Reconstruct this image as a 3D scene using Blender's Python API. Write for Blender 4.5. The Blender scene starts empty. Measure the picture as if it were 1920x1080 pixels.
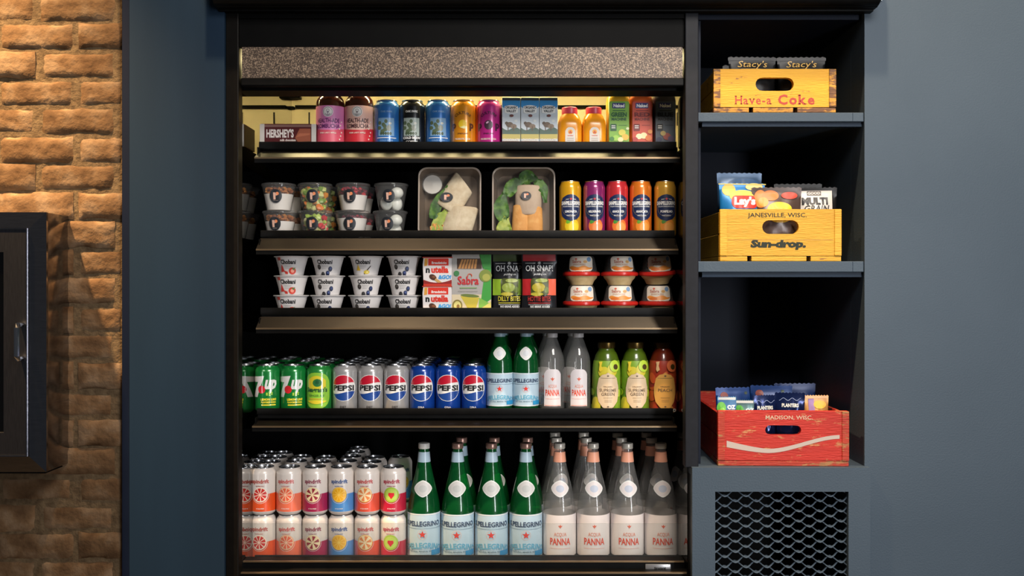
import bpy, bmesh, math, random
from mathutils import Vector, Matrix, noise
from mathutils.geometry import tessellate_polygon
random.seed(7)
scene = bpy.context.scene
C = scene.collection
PI = math.pi

# ------------------------------------------------------------ camera, light, exposure
D0, F, ZC = 2.26, 1764.0, 1.30      # camera to wall face (m), focal length in pixels of a 1920 frame, eye height
cam = bpy.data.cameras.new('camera'); cam.sensor_width = 36.0; cam.lens = F/1920*36
camo = bpy.data.objects.new('camera', cam); C.objects.link(camo)
camo.location = (0, -D0, ZC); camo.rotation_euler = (PI/2, 0, 0)
cam.clip_start = 0.05
scene.camera = camo

w = bpy.data.worlds.new('room_dusk'); scene.world = w; w.use_nodes = True
w.node_tree.nodes['Background'].inputs[0].default_value = (0.80, 0.88, 1.0, 1)
w.node_tree.nodes['Background'].inputs[1].default_value = 0.045

vs = scene.view_settings
vs.view_transform = 'Standard'; vs.look = 'None'; vs.gamma = 1.0; vs.use_curve_mapping = False
vs.exposure = 0.0

def spot(loc, power, color, cone=95, blend=0.7, size=0.03, aim=None):
    l = bpy.data.lights.new('downlight', 'SPOT'); l.energy = power; l.color = color
    l.spot_size = math.radians(cone); l.spot_blend = blend; l.shadow_soft_size = size
    o = bpy.data.objects.new('downlight', l); C.objects.link(o); o.location = loc
    d = Vector(aim or (loc[0], loc[1]+0.12, 0)) - Vector(loc)
    o.rotation_euler = d.to_track_quat('-Z', 'Y').to_euler()
    return o
def area(loc, aim, sx, sy, power, color, spread=180):
    l = bpy.data.lights.new('room_light', 'AREA'); l.shape = 'RECTANGLE'; l.size = sx; l.size_y = sy
    l.energy = power; l.color = color; l.spread = math.radians(spread)
    o = bpy.data.objects.new('room_light', l); C.objects.link(o); o.location = loc
    o.rotation_euler = (Vector(aim)-Vector(loc)).to_track_quat('-Z', 'Y').to_euler()
    return o
WARM = (1.0, 0.70, 0.40)
# the row of ceiling downlights washing the wall, 1.1 m apart
spot((-1.555, -0.45, 3.0), 1100, (1.0, 0.66, 0.33), 80, .9)
spot((-0.46, -0.45, 3.0), 150, WARM)
spot((0.63, -0.45, 3.0), 118, (1.0, 0.76, 0.50))
spot((1.73, -0.45, 3.0), 120, (1.0, 0.86, 0.70))
# soft ceiling light of the room in front of the cooler
area((0.70, -2.2, 2.9), (0.2, 0.1, 1.15), 1.0, 0.7, 19, (1.0, 0.93, 0.86), 90)   # ceiling panel of the room
area((2.2, -4.0, 1.30), (0.1, 0.1, 1.25), 0.5, 2.2, 30, (0.94, 0.96, 1.0), 100)    # unseen tall light behind the viewer, added for vertical highlights on the cans

# ------------------------------------------------------------ helpers
def PX(px, Y=0.0): return (px-960)*(D0+Y)/F
def PZ(py, Y=0.0): return ZC+(540-py)*(D0+Y)/F
def lin(h):
    h = h.lstrip('#')
    v = [int(h[i:i+2], 16)/255 for i in (0, 2, 4)]
    return tuple([(c/12.92 if c <= .04045 else ((c+.055)/1.055)**2.4) for c in v]+[1.0])
_M = {}
def M(hexc, rough=.42, metal=0.0, coat=0.0, emit=0.0):
    k = (hexc, rough, metal, coat, emit)
    if k in _M: return _M[k]
    m = bpy.data.materials.new('paint_'+hexc.lstrip('#')); m.use_nodes = True
    b = m.node_tree.nodes['Principled BSDF']
    b.inputs['Base Color'].default_value = lin(hexc); b.inputs['Roughness'].default_value = rough
    b.inputs['Metallic'].default_value = metal; b.inputs['Coat Weight'].default_value = coat; b.inputs['Coat Roughness'].default_value = .14
    if emit:
        b.inputs['Emission Color'].default_value = lin(hexc); b.inputs['Emission Strength'].default_value = emit
    _M[k] = m
    return m
def noise_mat(name, c1, c2, scale=20, rough=.6, metal=0.0, bump=0.0, spec=.5, bscale=None, detail=6, stretch=(1,1,1), c3=None, lo=.35, hi=.65, objrand=0.0):
    m = bpy.data.materials.new(name); m.use_nodes = True; nt = m.node_tree; N = nt.nodes; L = nt.links
    b = N['Principled BSDF']; b.inputs['Roughness'].default_value = rough; b.inputs['Metallic'].default_value = metal; b.inputs['Specular IOR Level'].default_value = spec
    tc = N.new('ShaderNodeTexCoord'); mp = N.new('ShaderNodeMapping'); mp.inputs['Scale'].default_value = stretch
    L.new(tc.outputs['Object'], mp.inputs['Vector'])
    vec = mp.outputs['Vector']
    if objrand:
        oi = N.new('ShaderNodeObjectInfo'); ad = N.new('ShaderNodeVectorMath'); ad.operation = 'ADD'
        mu = N.new('ShaderNodeMath'); mu.operation = 'MULTIPLY'; mu.inputs[1].default_value = 37.0
        L.new(oi.outputs['Random'], mu.inputs[0]); L.new(vec, ad.inputs[0]); L.new(mu.outputs[0], ad.inputs[1]); vec = ad.outputs[0]
    n = N.new('ShaderNodeTexNoise'); n.inputs['Scale'].default_value = scale; n.inputs['Detail'].default_value = detail
    L.new(vec, n.inputs['Vector'])
    r = N.new('ShaderNodeValToRGB'); r.color_ramp.elements[0].position = lo; r.color_ramp.elements[1].position = hi
    r.color_ramp.elements[0].color = lin(c1); r.color_ramp.elements[1].color = lin(c2)
    if c3:
        e = r.color_ramp.elements.new((lo+hi)/2); e.color = lin(c3)
    L.new(n.outputs['Fac'], r.inputs['Fac'])
    col = r.outputs['Color']
    if objrand:
        hs = N.new('ShaderNodeHueSaturation'); mr = N.new('ShaderNodeMapRange')
        mr.inputs['To Min'].default_value = 1-objrand; mr.inputs['To Max'].default_value = 1+objrand
        L.new(oi.outputs['Random'], mr.inputs['Value']); L.new(mr.outputs[0], hs.inputs['Value']); L.new(col, hs.inputs['Color']); col = hs.outputs['Color']
    L.new(col, b.inputs['Base Color'])
    if bump:
        n2 = N.new('ShaderNodeTexNoise'); n2.inputs['Scale'].default_value = bscale or scale; n2.inputs['Detail'].default_value = 8
        L.new(vec, n2.inputs['Vector'])
        bp = N.new('ShaderNodeBump'); bp.inputs['Strength'].default_value = bump; bp.inputs['Distance'].default_value = .01
        L.new(n2.outputs['Fac'], bp.inputs['Height']); L.new(bp.outputs['Normal'], b.inputs['Normal'])
    return m
def glass_mat(name, tint, body, body_amt, rough=.04, fres=1.35):
    """thin coloured glass: what lies behind shows through the tint, the surface reflects by Fresnel, a little colour of its own"""
    m = bpy.data.materials.new(name); m.use_nodes = True; nt = m.node_tree; N = nt.nodes; L = nt.links
    N.remove(N['Principled BSDF']); out = N['Material Output']
    t = N.new('ShaderNodeBsdfTransparent'); t.inputs[0].default_value = lin(tint)
    d = N.new('ShaderNodeBsdfPrincipled'); d.inputs['Base Color'].default_value = lin(body); d.inputs['Roughness'].default_value = .3
    g = N.new('ShaderNodeBsdfGlossy'); g.inputs['Roughness'].default_value = rough
    m1 = N.new('ShaderNodeMixShader'); m1.inputs[0].default_value = body_amt
    L.new(t.outputs[0], m1.inputs[1]); L.new(d.outputs[0], m1.inputs[2])
    lw = N.new('ShaderNodeLayerWeight'); lw.inputs['Blend'].default_value = .5          # Schlick: same from inside and outside
    pw = N.new('ShaderNodeMath'); pw.operation = 'POWER'; pw.inputs[1].default_value = 4.0; L.new(lw.outputs['Facing'], pw.inputs[0])
    f0 = ((fres-1)/(fres+1))**2
    f = N.new('ShaderNodeMath'); f.operation = 'MULTIPLY_ADD'; f.inputs[1].default_value = .75; f.inputs[2].default_value = f0; L.new(pw.outputs[0], f.inputs[0])
    m2 = N.new('ShaderNodeMixShader'); L.new(f.outputs[0], m2.inputs[0]); L.new(m1.outputs[0], m2.inputs[1]); L.new(g.outputs[0], m2.inputs[2])
    L.new(m2.outputs[0], out.inputs['Surface'])
    return m

class MB:
    """collects geometry of ONE part; build() links it as one mesh object"""
    def __init__(s): s.v = []; s.f = []; s.m = []; s.mats = []; s.sharp = 35
    def mi(s, mat):
        if mat not in s.mats: s.mats.append(mat)
        return s.mats.index(mat)
    def add(s, vs, fs, mat):
        o = len(s.v); s.v += [tuple(v) for v in vs]; i = s.mi(mat)
        for f in fs: s.f.append([o+k for k in f]); s.m.append(i)
        return s
    def box(s, x0, x1, y0, y1, z0, z1, mat, bev=0.0):
        x0, x1 = min(x0, x1), max(x0, x1); y0, y1 = min(y0, y1), max(y0, y1); z0, z1 = min(z0, z1), max(z0, z1)
        if bev:
            bm = bmesh.new(); bmesh.ops.create_cube(bm, size=1)
            for v in bm.verts: v.co = Vector(((x0+x1)/2+v.co.x*(x1-x0), (y0+y1)/2+v.co.y*(y1-y0), (z0+z1)/2+v.co.z*(z1-z0)))
            bmesh.ops.bevel(bm, geom=bm.edges[:], offset=bev, segments=2, affect='EDGES', profile=.5)
            bm.verts.index_update()
            s.add([v.co for v in bm.verts], [[v.index for v in f.verts] for f in bm.faces], mat); bm.free(); return s
        V = [(x0,y0,z0),(x1,y0,z0),(x1,y1,z0),(x0,y1,z0),(x0,y0,z1),(x1,y0,z1),(x1,y1,z1),(x0,y1,z1)]
        return s.add(V, [(0,3,2,1),(4,5,6,7),(0,1,5,4),(1,2,6,5),(2,3,7,6),(3,0,4,7)], mat)
    def hexa(s, V, mat):
        """eight corners: bottom four, then top four"""
        return s.add(V, [(0,3,2,1),(4,5,6,7),(0,1,5,4),(1,2,6,5),(2,3,7,6),(3,0,4,7)], mat)
    def lathe(s, prof, mat, n=32, cx=0, cy=0, cz=0, sx=1, sy=1, cap0=False, cap1=False):
        V = []; Fc = []
        for r, z in prof:
            for k in range(n):
                a = 2*PI*k/n; V.append((cx+sx*r*math.cos(a), cy+sy*r*math.sin(a), cz+z))
        for i in range(len(prof)-1):
            for k in range(n):
                k2 = (k+1) % n; Fc.append((i*n+k, i*n+k2, (i+1)*n+k2, (i+1)*n+k))
        if cap0: Fc.append(tuple(range(n))[::-1])
        if cap1: Fc.append(tuple((len(prof)-1)*n+k for k in range(n)))
        return s.add(V, Fc, mat)
    def prism(s, pts, y0, y1, mat):
        """2D outline in XZ, extruded from y0 (towards the viewer) to y1"""
        n = len(pts); V = [(x, y0, z) for x, z in pts]+[(x, y1, z) for x, z in pts]
        tri = tessellate_polygon([[Vector((x, z, 0)) for x, z in pts]])
        Fc = [tuple(t) for t in tri]+[tuple(n+k for k in t[::-1]) for t in tri]
        Fc += [(k, k+n, (k+1) % n+n, (k+1) % n) for k in range(n)]
        return s.add(V, Fc, mat)
    def tube(s, path, r, mat, n=8, closed=False):
        P = [Vector(p) for p in path]; V = []; Fc = []; up = Vector((0, 0, 1))
        for i, p in enumerate(P):
            t = (P[min(i+1, len(P)-1)]-P[max(i-1, 0)]).normalized()
            a = t.cross(up) if abs(t.dot(up)) < .95 else t.cross(Vector((1, 0, 0)))
            a.normalize(); b = t.cross(a)
            for k in range(n):
                q = 2*PI*k/n; V.append(p+a*(r*math.cos(q))+b*(r*math.sin(q)))
        for i in range(len(P)-1):
            for k in range(n): Fc.append((i*n+k, i*n+(k+1) % n, (i+1)*n+(k+1) % n, (i+1)*n+k))
        Fc += [tuple(range(n))[::-1], tuple((len(P)-1)*n+k for k in range(n))]
        return s.add(V, Fc, mat)
    def blob(s, c, r, mat, sub=2, jit=0.0, seed=0):
        bm = bmesh.new(); bmesh.ops.create_icosphere(bm, subdivisions=sub, radius=1)
        rx, ry, rz = r if isinstance(r, tuple) else (r, r, r)
        for v in bm.verts:
            k = 1+jit*noise.noise(v.co*1.7+Vector((seed*3.1, seed*1.7, 0)))
            v.co = Vector((c[0]+v.co.x*rx*k, c[1]+v.co.y*ry*k, c[2]+v.co.z*rz*k))
        bm.verts.index_update()
        s.add([v.co for v in bm.verts], [[v.index for v in f.verts] for f in bm.faces], mat); bm.free(); return s
    def art(s, layers, mapper, step=None, h0=.0003, dh=.00014, sc=.001, vstep=None):
        """flat print: layers of 2D shapes in mm, laid on a surface by mapper(u, v, height)"""
        for i, (V, Fc, mat) in enumerate(layers):
            if step:
                bm = bmesh.new(); bv = [bm.verts.new((x, y, 0)) for x, y in V]
                for f in Fc:
                    try: bm.faces.new([bv[k] for k in f])
                    except ValueError: pass
                x0 = min(p[0] for p in V); x1 = max(p[0] for p in V)
                k = math.ceil(x0/step)
                while k*step < x1:
                    bmesh.ops.bisect_plane(bm, geom=bm.verts[:]+bm.edges[:]+bm.faces[:], plane_co=(k*step, 0, 0), plane_no=(1, 0, 0)); k += 1
                if vstep:
                    y0 = min(p[1] for p in V); y1 = max(p[1] for p in V); k = math.ceil(y0/vstep)
                    while k*vstep < y1:
                        bmesh.ops.bisect_plane(bm, geom=bm.verts[:]+bm.edges[:]+bm.faces[:], plane_co=(0, k*vstep, 0), plane_no=(0, 1, 0)); k += 1
                bm.verts.index_update()
                V = [(v.co.x, v.co.y) for v in bm.verts]; Fc = [[v.index for v in f.verts] for f in bm.faces]; bm.free()
            s.add([mapper(x*sc, y*sc, h0+dh*i) for x, y in V], Fc, mat)
        return s
    def build(s, name, parent=None, smooth=True, fix=True):
        me = bpy.data.meshes.new(name); me.from_pydata(s.v, [], s.f)
        for m in s.mats: me.materials.append(m)
        me.polygons.foreach_set('material_index', s.m)
        if fix:
            bm = bmesh.new(); bm.from_mesh(me); bmesh.ops.recalc_face_normals(bm, faces=bm.faces[:]); bm.to_mesh(me); bm.free()
        me.polygons.foreach_set('use_smooth', [smooth]*len(me.polygons))
        if smooth: me.set_sharp_from_angle(angle=math.radians(s.sharp))
        me.update()
        o = bpy.data.objects.new(name, me); C.objects.link(o)
        if parent: o.parent = parent
        return o
def thing(name, loc=(0, 0, 0), label=None, cat=None, group=None, rotz=0.0, kind=None):
    o = bpy.data.objects.new(name, None); C.objects.link(o); o.location = loc; o.rotation_euler = (0, 0, rotz); o.empty_display_size = .02
    return tag(o, label, cat, group, kind)
def tag(o, label=None, cat=None, group=None, kind=None):
    if label: o['label'] = label
    if cat: o['category'] = cat
    if group: o['group'] = group
    if kind: o['kind'] = kind
    return o
def dup(root, loc, label, group=None, rotz=None, cat=None):
    r = root.copy(); C.objects.link(r); r.location = loc
    if rotz is not None: r.rotation_euler = (0, 0, rotz)
    tag(r, label, cat, group)
    for ch in list(root.children):
        c = ch.copy(); C.objects.link(c); c.parent = r
        for g in list(ch.children):
            d = g.copy(); C.objects.link(d); d.parent = c
    return r
def struct(mb, name, parent=None, label=None, smooth=False):
    o = mb.build(name, parent, smooth); o['kind'] = 'structure'
    if label: o['label'] = label
    return o

# ---- flat shapes for print (mm), each returns (verts, faces, material)
def poly(pts, mat):
    tri = tessellate_polygon([[Vector((x, y, 0)) for x, y in pts]])
    return (list(pts), [tuple(t) for t in tri], mat)
def rect(x0, y0, x1, y1, mat): return ([(x0,y0),(x1,y0),(x1,y1),(x0,y1)], [(0,1,2,3)], mat)
def ell(cx, cy, rx, ry, mat, n=28, rot=0.0):
    c, s_ = math.cos(rot), math.sin(rot); P = []
    for k in range(n):
        a = 2*PI*k/n; x, y = rx*math.cos(a), ry*math.sin(a); P.append((cx+c*x-s_*y, cy+s_*x+c*y))
    return ([(cx, cy)]+P, [(0, 1+k, 1+(k+1) % n) for k in range(n)], mat)
def ring(cx, cy, r0, r1, mat, n=32, a0=0, a1=2*PI, sy=1):
    V = []; 
    for k in range(n+1):
        a = a0+(a1-a0)*k/n; V += [(cx+r0*math.cos(a), cy+sy*r0*math.sin(a)), (cx+r1*math.cos(a), cy+sy*r1*math.sin(a))]
    return (V, [(2*k, 2*k+1, 2*k+3, 2*k+2) for k in range(n)], mat)
def strip(x0, x1, flo, fhi, mat, n=24):
    V = []; Fc = []
    for k in range(n+1):
        x = x0+(x1-x0)*k/n; V += [(x, flo(x)), (x, max(fhi(x), flo(x)))]
    return (V, [(2*k, 2*k+2, 2*k+3, 2*k+1) for k in range(n)], mat)
def rrect(x0, y0, x1, y1, r, mat, n=5):
    P = []
    for cx, cy, a in ((x1-r, y0+r, -PI/2), (x1-r, y1-r, 0), (x0+r, y1-r, PI/2), (x0+r, y0+r, PI)):
        for k in range(n+1): P.append((cx+r*math.cos(a+PI/2*k/n), cy+r*math.sin(a+PI/2*k/n)))
    return poly(P, mat)
def star(cx, cy, r, mat, n=5, inner=.42):
    P = [(cx+(r if k % 2 == 0 else r*inner)*math.sin(PI*k/n), cy+(r if k % 2 == 0 else r*inner)*math.cos(PI*k/n)) for k in range(2*n)]
    return ([(cx, cy)]+P, [(0, 1+k, 1+(k+1) % (2*n)) for k in range(2*n)], mat)
def citrus(cx, cy, r, rind, pith, flesh, n=9, gap=.16):
    L = [ell(cx, cy, r, r, rind), ell(cx, cy, r*.92, r*.92, pith)]
    for k in range(n):
        a = 2*PI*k/n; b = 2*PI/n*(1-gap)
        P = [(cx+r*.1*math.cos(a+b/2), cy+r*.1*math.sin(a+b/2))]+[(cx+r*.84*math.cos(a+b*t), cy+r*.84*math.sin(a+b*t)) for t in (.04, .25, .5, .75, .96)]
        L.append((P, [(0, 1, 2), (0, 2, 3), (0, 3, 4), (0, 4, 5)], flesh))
    return [L[0], L[1], merge(L[2:], flesh)]
def merge(layers, mat):
    V = []; Fc = []
    for v, f, _ in layers:
        o = len(V); V += v; Fc += [tuple(o+k for k in t) for t in f]
    return (V, Fc, mat)
_T = {}
def _textmesh(s, bold):
    k = (s, bold)
    if k not in _T:
        cu = bpy.data.curves.new('lettering', 'FONT'); cu.body = s; cu.size = 1; cu.offset = bold; cu.resolution_u = 2; cu.align_x = 'LEFT'
        ob = bpy.data.objects.new('lettering', cu)
        me = bpy.data.meshes.new_from_object(ob)
        _T[k] = ([(v.co.x, v.co.y) for v in me.vertices], [tuple(p.vertices) for p in me.polygons])
        bpy.data.objects.remove(ob); bpy.data.curves.remove(cu); bpy.data.meshes.remove(me)
    return _T[k]
def text(s, cx, y, h, mat, width=None, cond=1.0, bold=.02, shear=0.0, arc=None, serif=0.0):
    """a line of lettering: cap height h, baseline y, centred on cx; width stretches it to that many mm"""
    V, Fc = _textmesh(s, bold); H = _textmesh('H', 0)[0]; k = h/max(p[1] for p in H)
    x0 = min(p[0] for p in V); x1 = max(p[0] for p in V)
    kx = width/((x1-x0)) if width else k*cond
    out = []
    for x, yy in V:
        u = (x-(x0+x1)/2)*kx+shear*yy*k; v = yy*k
        if arc:
            a = u/arc; out.append((cx+(arc+v)*math.sin(a), y+(arc+v)*math.cos(a)-arc))
        else: out.append((cx+u, y+v))
    return (out, list(Fc), mat)
def on_plane(y=0.0): return lambda u, v, h: (u, y-h, v)
def on_round(prof):
    """lay print on a turned body whose profile is [(r, z)...], facing the viewer (-Y); u is arc length at the widest radius"""
    R = max(p[0] for p in prof)
    def rad(z):
        for (r0, z0), (r1, z1) in zip(prof, prof[1:]):
            if z1 > z0 and z0 <= z <= z1: return r0+(r1-r0)*(z-z0)/(z1-z0)
        return R
    def f(u, v, h):
        r = rad(v); a = u/R; return ((r+h)*math.sin(a), -(r+h)*math.cos(a), v)
    return f
def on_cyl(r):
    return lambda u, v, h: ((r+h)*math.sin(u/r), -(r+h)*math.cos(u/r), v)
SERIF = {'H': [(0, 1), (0, 0), (1, 1), (1, 0)], 'k': [(0, 1), (0, 0), (1, 0)], 'v': [(0, .66), (1, .66)], 'a': [(1, 0)], 'r': [(0, 0)], 'A': [(0, 0), (1, 0)], 'N': [(0, 1), (0, 0), (1, 1)], 'P': [(0, 0), (0, 1)]}
def serif_text(s, cx, y, h, mat, width, bold=0.0, gap=.12, sl=.10):
    """lettering with slab feet, set letter by letter"""
    L = []; x = 0.0; H = max(p[1] for p in _textmesh('H', 0)[0])
    for ch in s:
        if ch == ' ': x += .30; continue
        V, Fc = _textmesh(ch, bold); a = min(p[0] for p in V); b = max(p[0] for p in V)
        L.append(([(p[0]-a+x, p[1]) for p in V], Fc, mat))
        for e, t in SERIF.get(ch, ()):
            c = x+(b-a)*e+(.045 if e == 0 else -.045); yy = t*H
            L.append(rect(c-sl, yy-(.055 if t else 0), c+sl, yy+(0 if t else .055), mat))
        x += b-a+gap
    V, Fc, m = merge(L, mat); k = h/H; kx = width/x
    return ([(cx+(p[0]-x/2)*kx, y+p[1]*k) for p in V], Fc, mat)
ORD = ['first', 'second', 'third', 'fourth', 'fifth', 'sixth', 'seventh', 'eighth', 'ninth']
# ------------------------------------------------------------ materials of the place
m_brick = noise_mat('old_brick', '#4c3826', '#6e5a46', scale=18, rough=.92, bump=.38, bscale=60, c3='#5e4833', objrand=.12, spec=.1)
m_mortar = noise_mat('mortar', '#4a3c2c', '#60503c', scale=60, rough=.95, spec=.1, bump=.35, bscale=110)
m_panel = noise_mat('slate_blue_paint', '#142536', '#16283a', scale=3, rough=.5, spec=.2, bump=.03, bscale=300, stretch=(3, 1, .3))
m_wall = noise_mat('grey_blue_paint', '#3e4b57', '#424f5b', scale=3, rough=.5, spec=.25, bump=.08, bscale=260)
m_navy = noise_mat('navy_paint', '#050f22', '#071226', scale=6, rough=.5, spec=.2)
m_nichein = noise_mat('shade_darkened_interior', '#070f1e', '#091222', scale=4, rough=.6, spec=.2)  # niche's blue paint made near black: its shade is put into the colour
m_black = noise_mat('black_powder_coat', '#060606', '#0a0a0a', scale=30, rough=.5, spec=.12)
m_jet = noise_mat('jet_black', '#040404', '#060606', scale=20, rough=.6, spec=.08)
m_post = noise_mat('charcoal_post', '#17181c', '#1b1c21', scale=60, rough=.5, spec=.15)
m_postl = noise_mat('dark_bronze_post', '#090706', '#0c0a08', scale=60, rough=.5, spec=.12)
m_rail = noise_mat('bronze_price_rail', '#100d0b', '#171310', scale=9, rough=.32, metal=.5, stretch=(1, 1, 8))
m_railedge = M('#b59a78', .3, .9)
m_mirror = M('#8f8f8f', .03, 1.0)
m_steel = noise_mat('brushed_steel', '#8a8a90', '#9c9ca2', scale=40, rough=.16, metal=1.0, stretch=(1, 1, 30))
m_steel2 = noise_mat('door_steel', '#5a5a60', '#68686e', scale=40, rough=.34, metal=1.0, stretch=(30, 1, 1))
m_chrome = M('#c8c8cc', .12, 1.0)
m_alu = M('#c9cacd', .25, 1.0)
m_backsteel = noise_mat('back_panel_steel', '#b8ac8a', '#c8bc98', scale=8, rough=.45, metal=.35)
m_dark = M('#050505', .7)
def speckle():
    m = bpy.data.materials.new('speckled_header'); m.use_nodes = True; nt = m.node_tree; N = nt.nodes; L = nt.links
    b = N['Principled BSDF']; b.inputs['Roughness'].default_value = .5; b.inputs['Metallic'].default_value = .2
    tc = N.new('ShaderNodeTexCoord'); v = N.new('ShaderNodeTexNoise'); v.inputs['Scale'].default_value = 330; v.inputs['Detail'].default_value = 2
    L.new(tc.outputs['Object'], v.inputs['Vector'])
    r = N.new('ShaderNodeValToRGB'); e = r.color_ramp.elements
    e[0].position = .30; e[0].color = lin('#2c231c'); e[1].position = .72; e[1].color = lin('#b39a80')
    x = e.new(.50); x.color = lin('#5c4c40')
    L.new(v.outputs['Fac'], r.inputs['Fac']); L.new(r.outputs['Color'], b.inputs['Base Color'])
    return m
m_speck = speckle()

# ------------------------------------------------------------ setting
XL, XR = -2.6, 2.6
struct(MB().box(XL, XR, -4.0, .75, -.05, 0, noise_mat('dark_floor', '#2a2622', '#38322c', scale=5, rough=.5)), 'floor', label='dark floor in front of the wall')
xb = PX(232)                         # right end of the brick
wl = struct(MB().box(XL, xb, .0045, .10, 0, 2.95, m_mortar), 'wall_left', label='old orange-brown brick wall lit from above')
# bricks: six rough shapes shared by all courses
def brick_mesh(L_, seed):
    mb = MB(); nx, nz = max(3, int(L_/.012)), 6; Hh, dep, r = .0625, .02, .005; V = []; 
    for j in range(nz+1):
        for i in range(nx+1):
            u, v = i/nx, j/nz; x = -L_/2+L_*u; z = -Hh/2+Hh*v
            e = min(u*L_, (1-u)*L_, v*Hh, (1-v)*Hh)
            p = Vector((x*22+seed*7.3, z*22, seed*3.7))
            n1 = noise.noise(p); n2 = noise.noise(p*3.3)
            y = -.0018*n1-.0016*n2+(r-math.sqrt(max(0, r*r-(r-min(e, r))**2)))*1.1
            ed = 1-min(1, e/.01)
            x += ed*.004*noise.noise(Vector((seed, z*60, u*4))); z += ed*.0045*noise.noise(Vector((x*30, seed*2.1, v*3)))
            V.append((x, y, z))
    n = len(V); Fc = []
    for j in range(nz):
        for i in range(nx): a = j*(nx+1)+i; Fc.append((a, a+1, a+nx+2, a+nx+1))
    rim = [i for i in range(nx+1)]+[j*(nx+1)+nx for j in range(1, nz+1)]+[nz*(nx+1)+i for i in range(nx-1, -1, -1)]+[j*(nx+1) for j in range(nz-1, 0, -1)]
    V += [(V[k][0], dep, V[k][2]) for k in rim]
    for k in range(len(rim)): Fc.append((rim[k], n+k, n+(k+1) % len(rim), rim[(k+1) % len(rim)]))
    mb.add(V, Fc, m_brick); mb.sharp = 60
    o = mb.build('brick', None, True, False); me = o.data; bpy.data.objects.remove(o); return me
PITCH, BL, CH = .1905, .1780, .0681
full = [brick_mesh(BL, k) for k in range(9)]
z0 = PZ(14)                          # centre of a course near the top of the picture
lo_c, hi_c = -int((z0-.04)/CH), int((2.9-z0)/CH)
stub = {}
for c in range(lo_c, hi_c+1):
    z = z0+c*CH; off = PX(70) if c % 2 == 0 else PX(141)
    k0 = int((XL-off)/PITCH)-1
    for k in range(k0, 4):
        a = off+k*PITCH+.0062; b = a+BL
        b2 = min(b, xb-.001); a2 = max(a, XL)
        if b2-a2 < .012: continue
        if b2-a2 > BL-.004: me = random.choice(full); sx = 1
        else:
            key = (round(b2-a2, 2), c % 3)
            if key not in stub: stub[key] = brick_mesh(key[0], 20+len(stub))
            me = stub[key]; sx = (b2-a2)/key[0]
        o = bpy.data.objects.new('brick', me); C.objects.link(o); o.parent = wl
        o.location = ((a2+b2)/2, random.uniform(-.003, .003), z+random.uniform(-.002, .002)); o.scale = (sx, 1, random.uniform(.96, 1.04))
        o.rotation_euler = (0, random.uniform(-.008, .008), 0)
        o['kind'] = 'structure'
t1 = struct(MB().box(xb, PX(247), -.012, .06, 0, 2.95, m_navy, .002), 'trim_1', label='narrow navy corner trim between brick and blue wall')
struct(MB().box(PX(247), PX(424), -.014, .09, 0, 2.95, m_panel), 'wall_middle', label='smooth dark slate blue wall beside the cooler')
struct(MB().box(PX(1621), XR, 0, .09, 0, 2.95, m_wall), 'wall_right', label='smooth grey blue painted wall right of the niche')
struct(MB().box(PX(424), PX(1621), 0, .09, PZ(-40), 2.95, m_wall), 'wall_top', label='grey blue wall above the shutter housing')
struct(MB().box(XL, XR, .80, .84, 0, 2.95, m_dark), 'wall_rear', label='dark wall hidden behind the cooler')

# ---- stainless unit with a glass door, set proud of the brick
ov = thing('steel_door_unit', (PX(-420, -.106), 0, PZ(885, -.106)), 'stainless steel unit with framed glass door mounted on the brick wall', 'cabinet')
Wd = PX(87, -.106)-PX(-420, -.106); Hd = PZ(398, -.106)-PZ(885, -.106)
MB().box(0, Wd, -.100, .012, 0, Hd, m_steel, .002).build('casing', ov)
def frame_ring(x0, x1, z0_, z1_, t, ya, yb, mat, name, parent, inner_y=None):
    """four mitred members, the inside edge sunk to inner_y"""
    iy = ya if inner_y is None else inner_y
    o = [(x0, z0_), (x1, z0_), (x1, z1_), (x0, z1_)]; i = [(x0+t, z0_+t), (x1-t, z0_+t), (x1-t, z1_-t), (x0+t, z1_-t)]
    V = [(x, ya, z) for x, z in o]+[(x, iy, z) for x, z in i]+[(x, yb, z) for x, z in o]+[(x, yb, z) for x, z in i]
    Fc = []
    for k in range(4):
        q = (k+1) % 4; Fc += [(k, q, 4+q, 4+k), (8+k, 12+k, 12+q, 8+q), (k, 8+k, 8+q, q), (4+k, 4+q, 12+q, 12+k)]
    mb = MB(); mb.add(V, Fc, mat); return mb.build(name, parent, False)
tf = PX(87, -.106)-PX(57, -.106)
frame_ring(0, Wd, 0, Hd, tf, -.106, -.099, m_steel, 'frame', ov, -.112)
dr = frame_ring(tf+.003, Wd-tf-.003, tf+.003, Hd-tf-.003, .052, -.118, -.100, m_steel2, 'door', ov)
frame_ring(tf+.001, Wd-tf-.001, tf+.001, Hd-tf-.001, .0025, -.1195, -.100, m_steel, 'edge_trim', dr)
MB().box(tf+.05, Wd-tf-.05, -.108, -.104, tf+.05, Hd-tf-.05, M('#020202', .08, 0, .5)).build('glass', dr, False)
xh = PX(38, -.13)-PX(-420, -.106); za = PZ(604, -.13)-PZ(885, -.106); zb = PZ(677, -.13)-PZ(885, -.106)
mb = MB(); mb.tube([(xh, -.116, za-.006), (xh, -.140, za-.006), (xh, -.145, za-.012), (xh, -.145, zb+.012), (xh, -.140, zb+.006), (xh, -.116, zb+.006)], .006, m_chrome)
mb.build('handle', dr)
MB().box(.01, Wd-.004, -.103, -.02, -.004, 0, m_jet).build('bottom_lip', ov, False)

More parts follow.
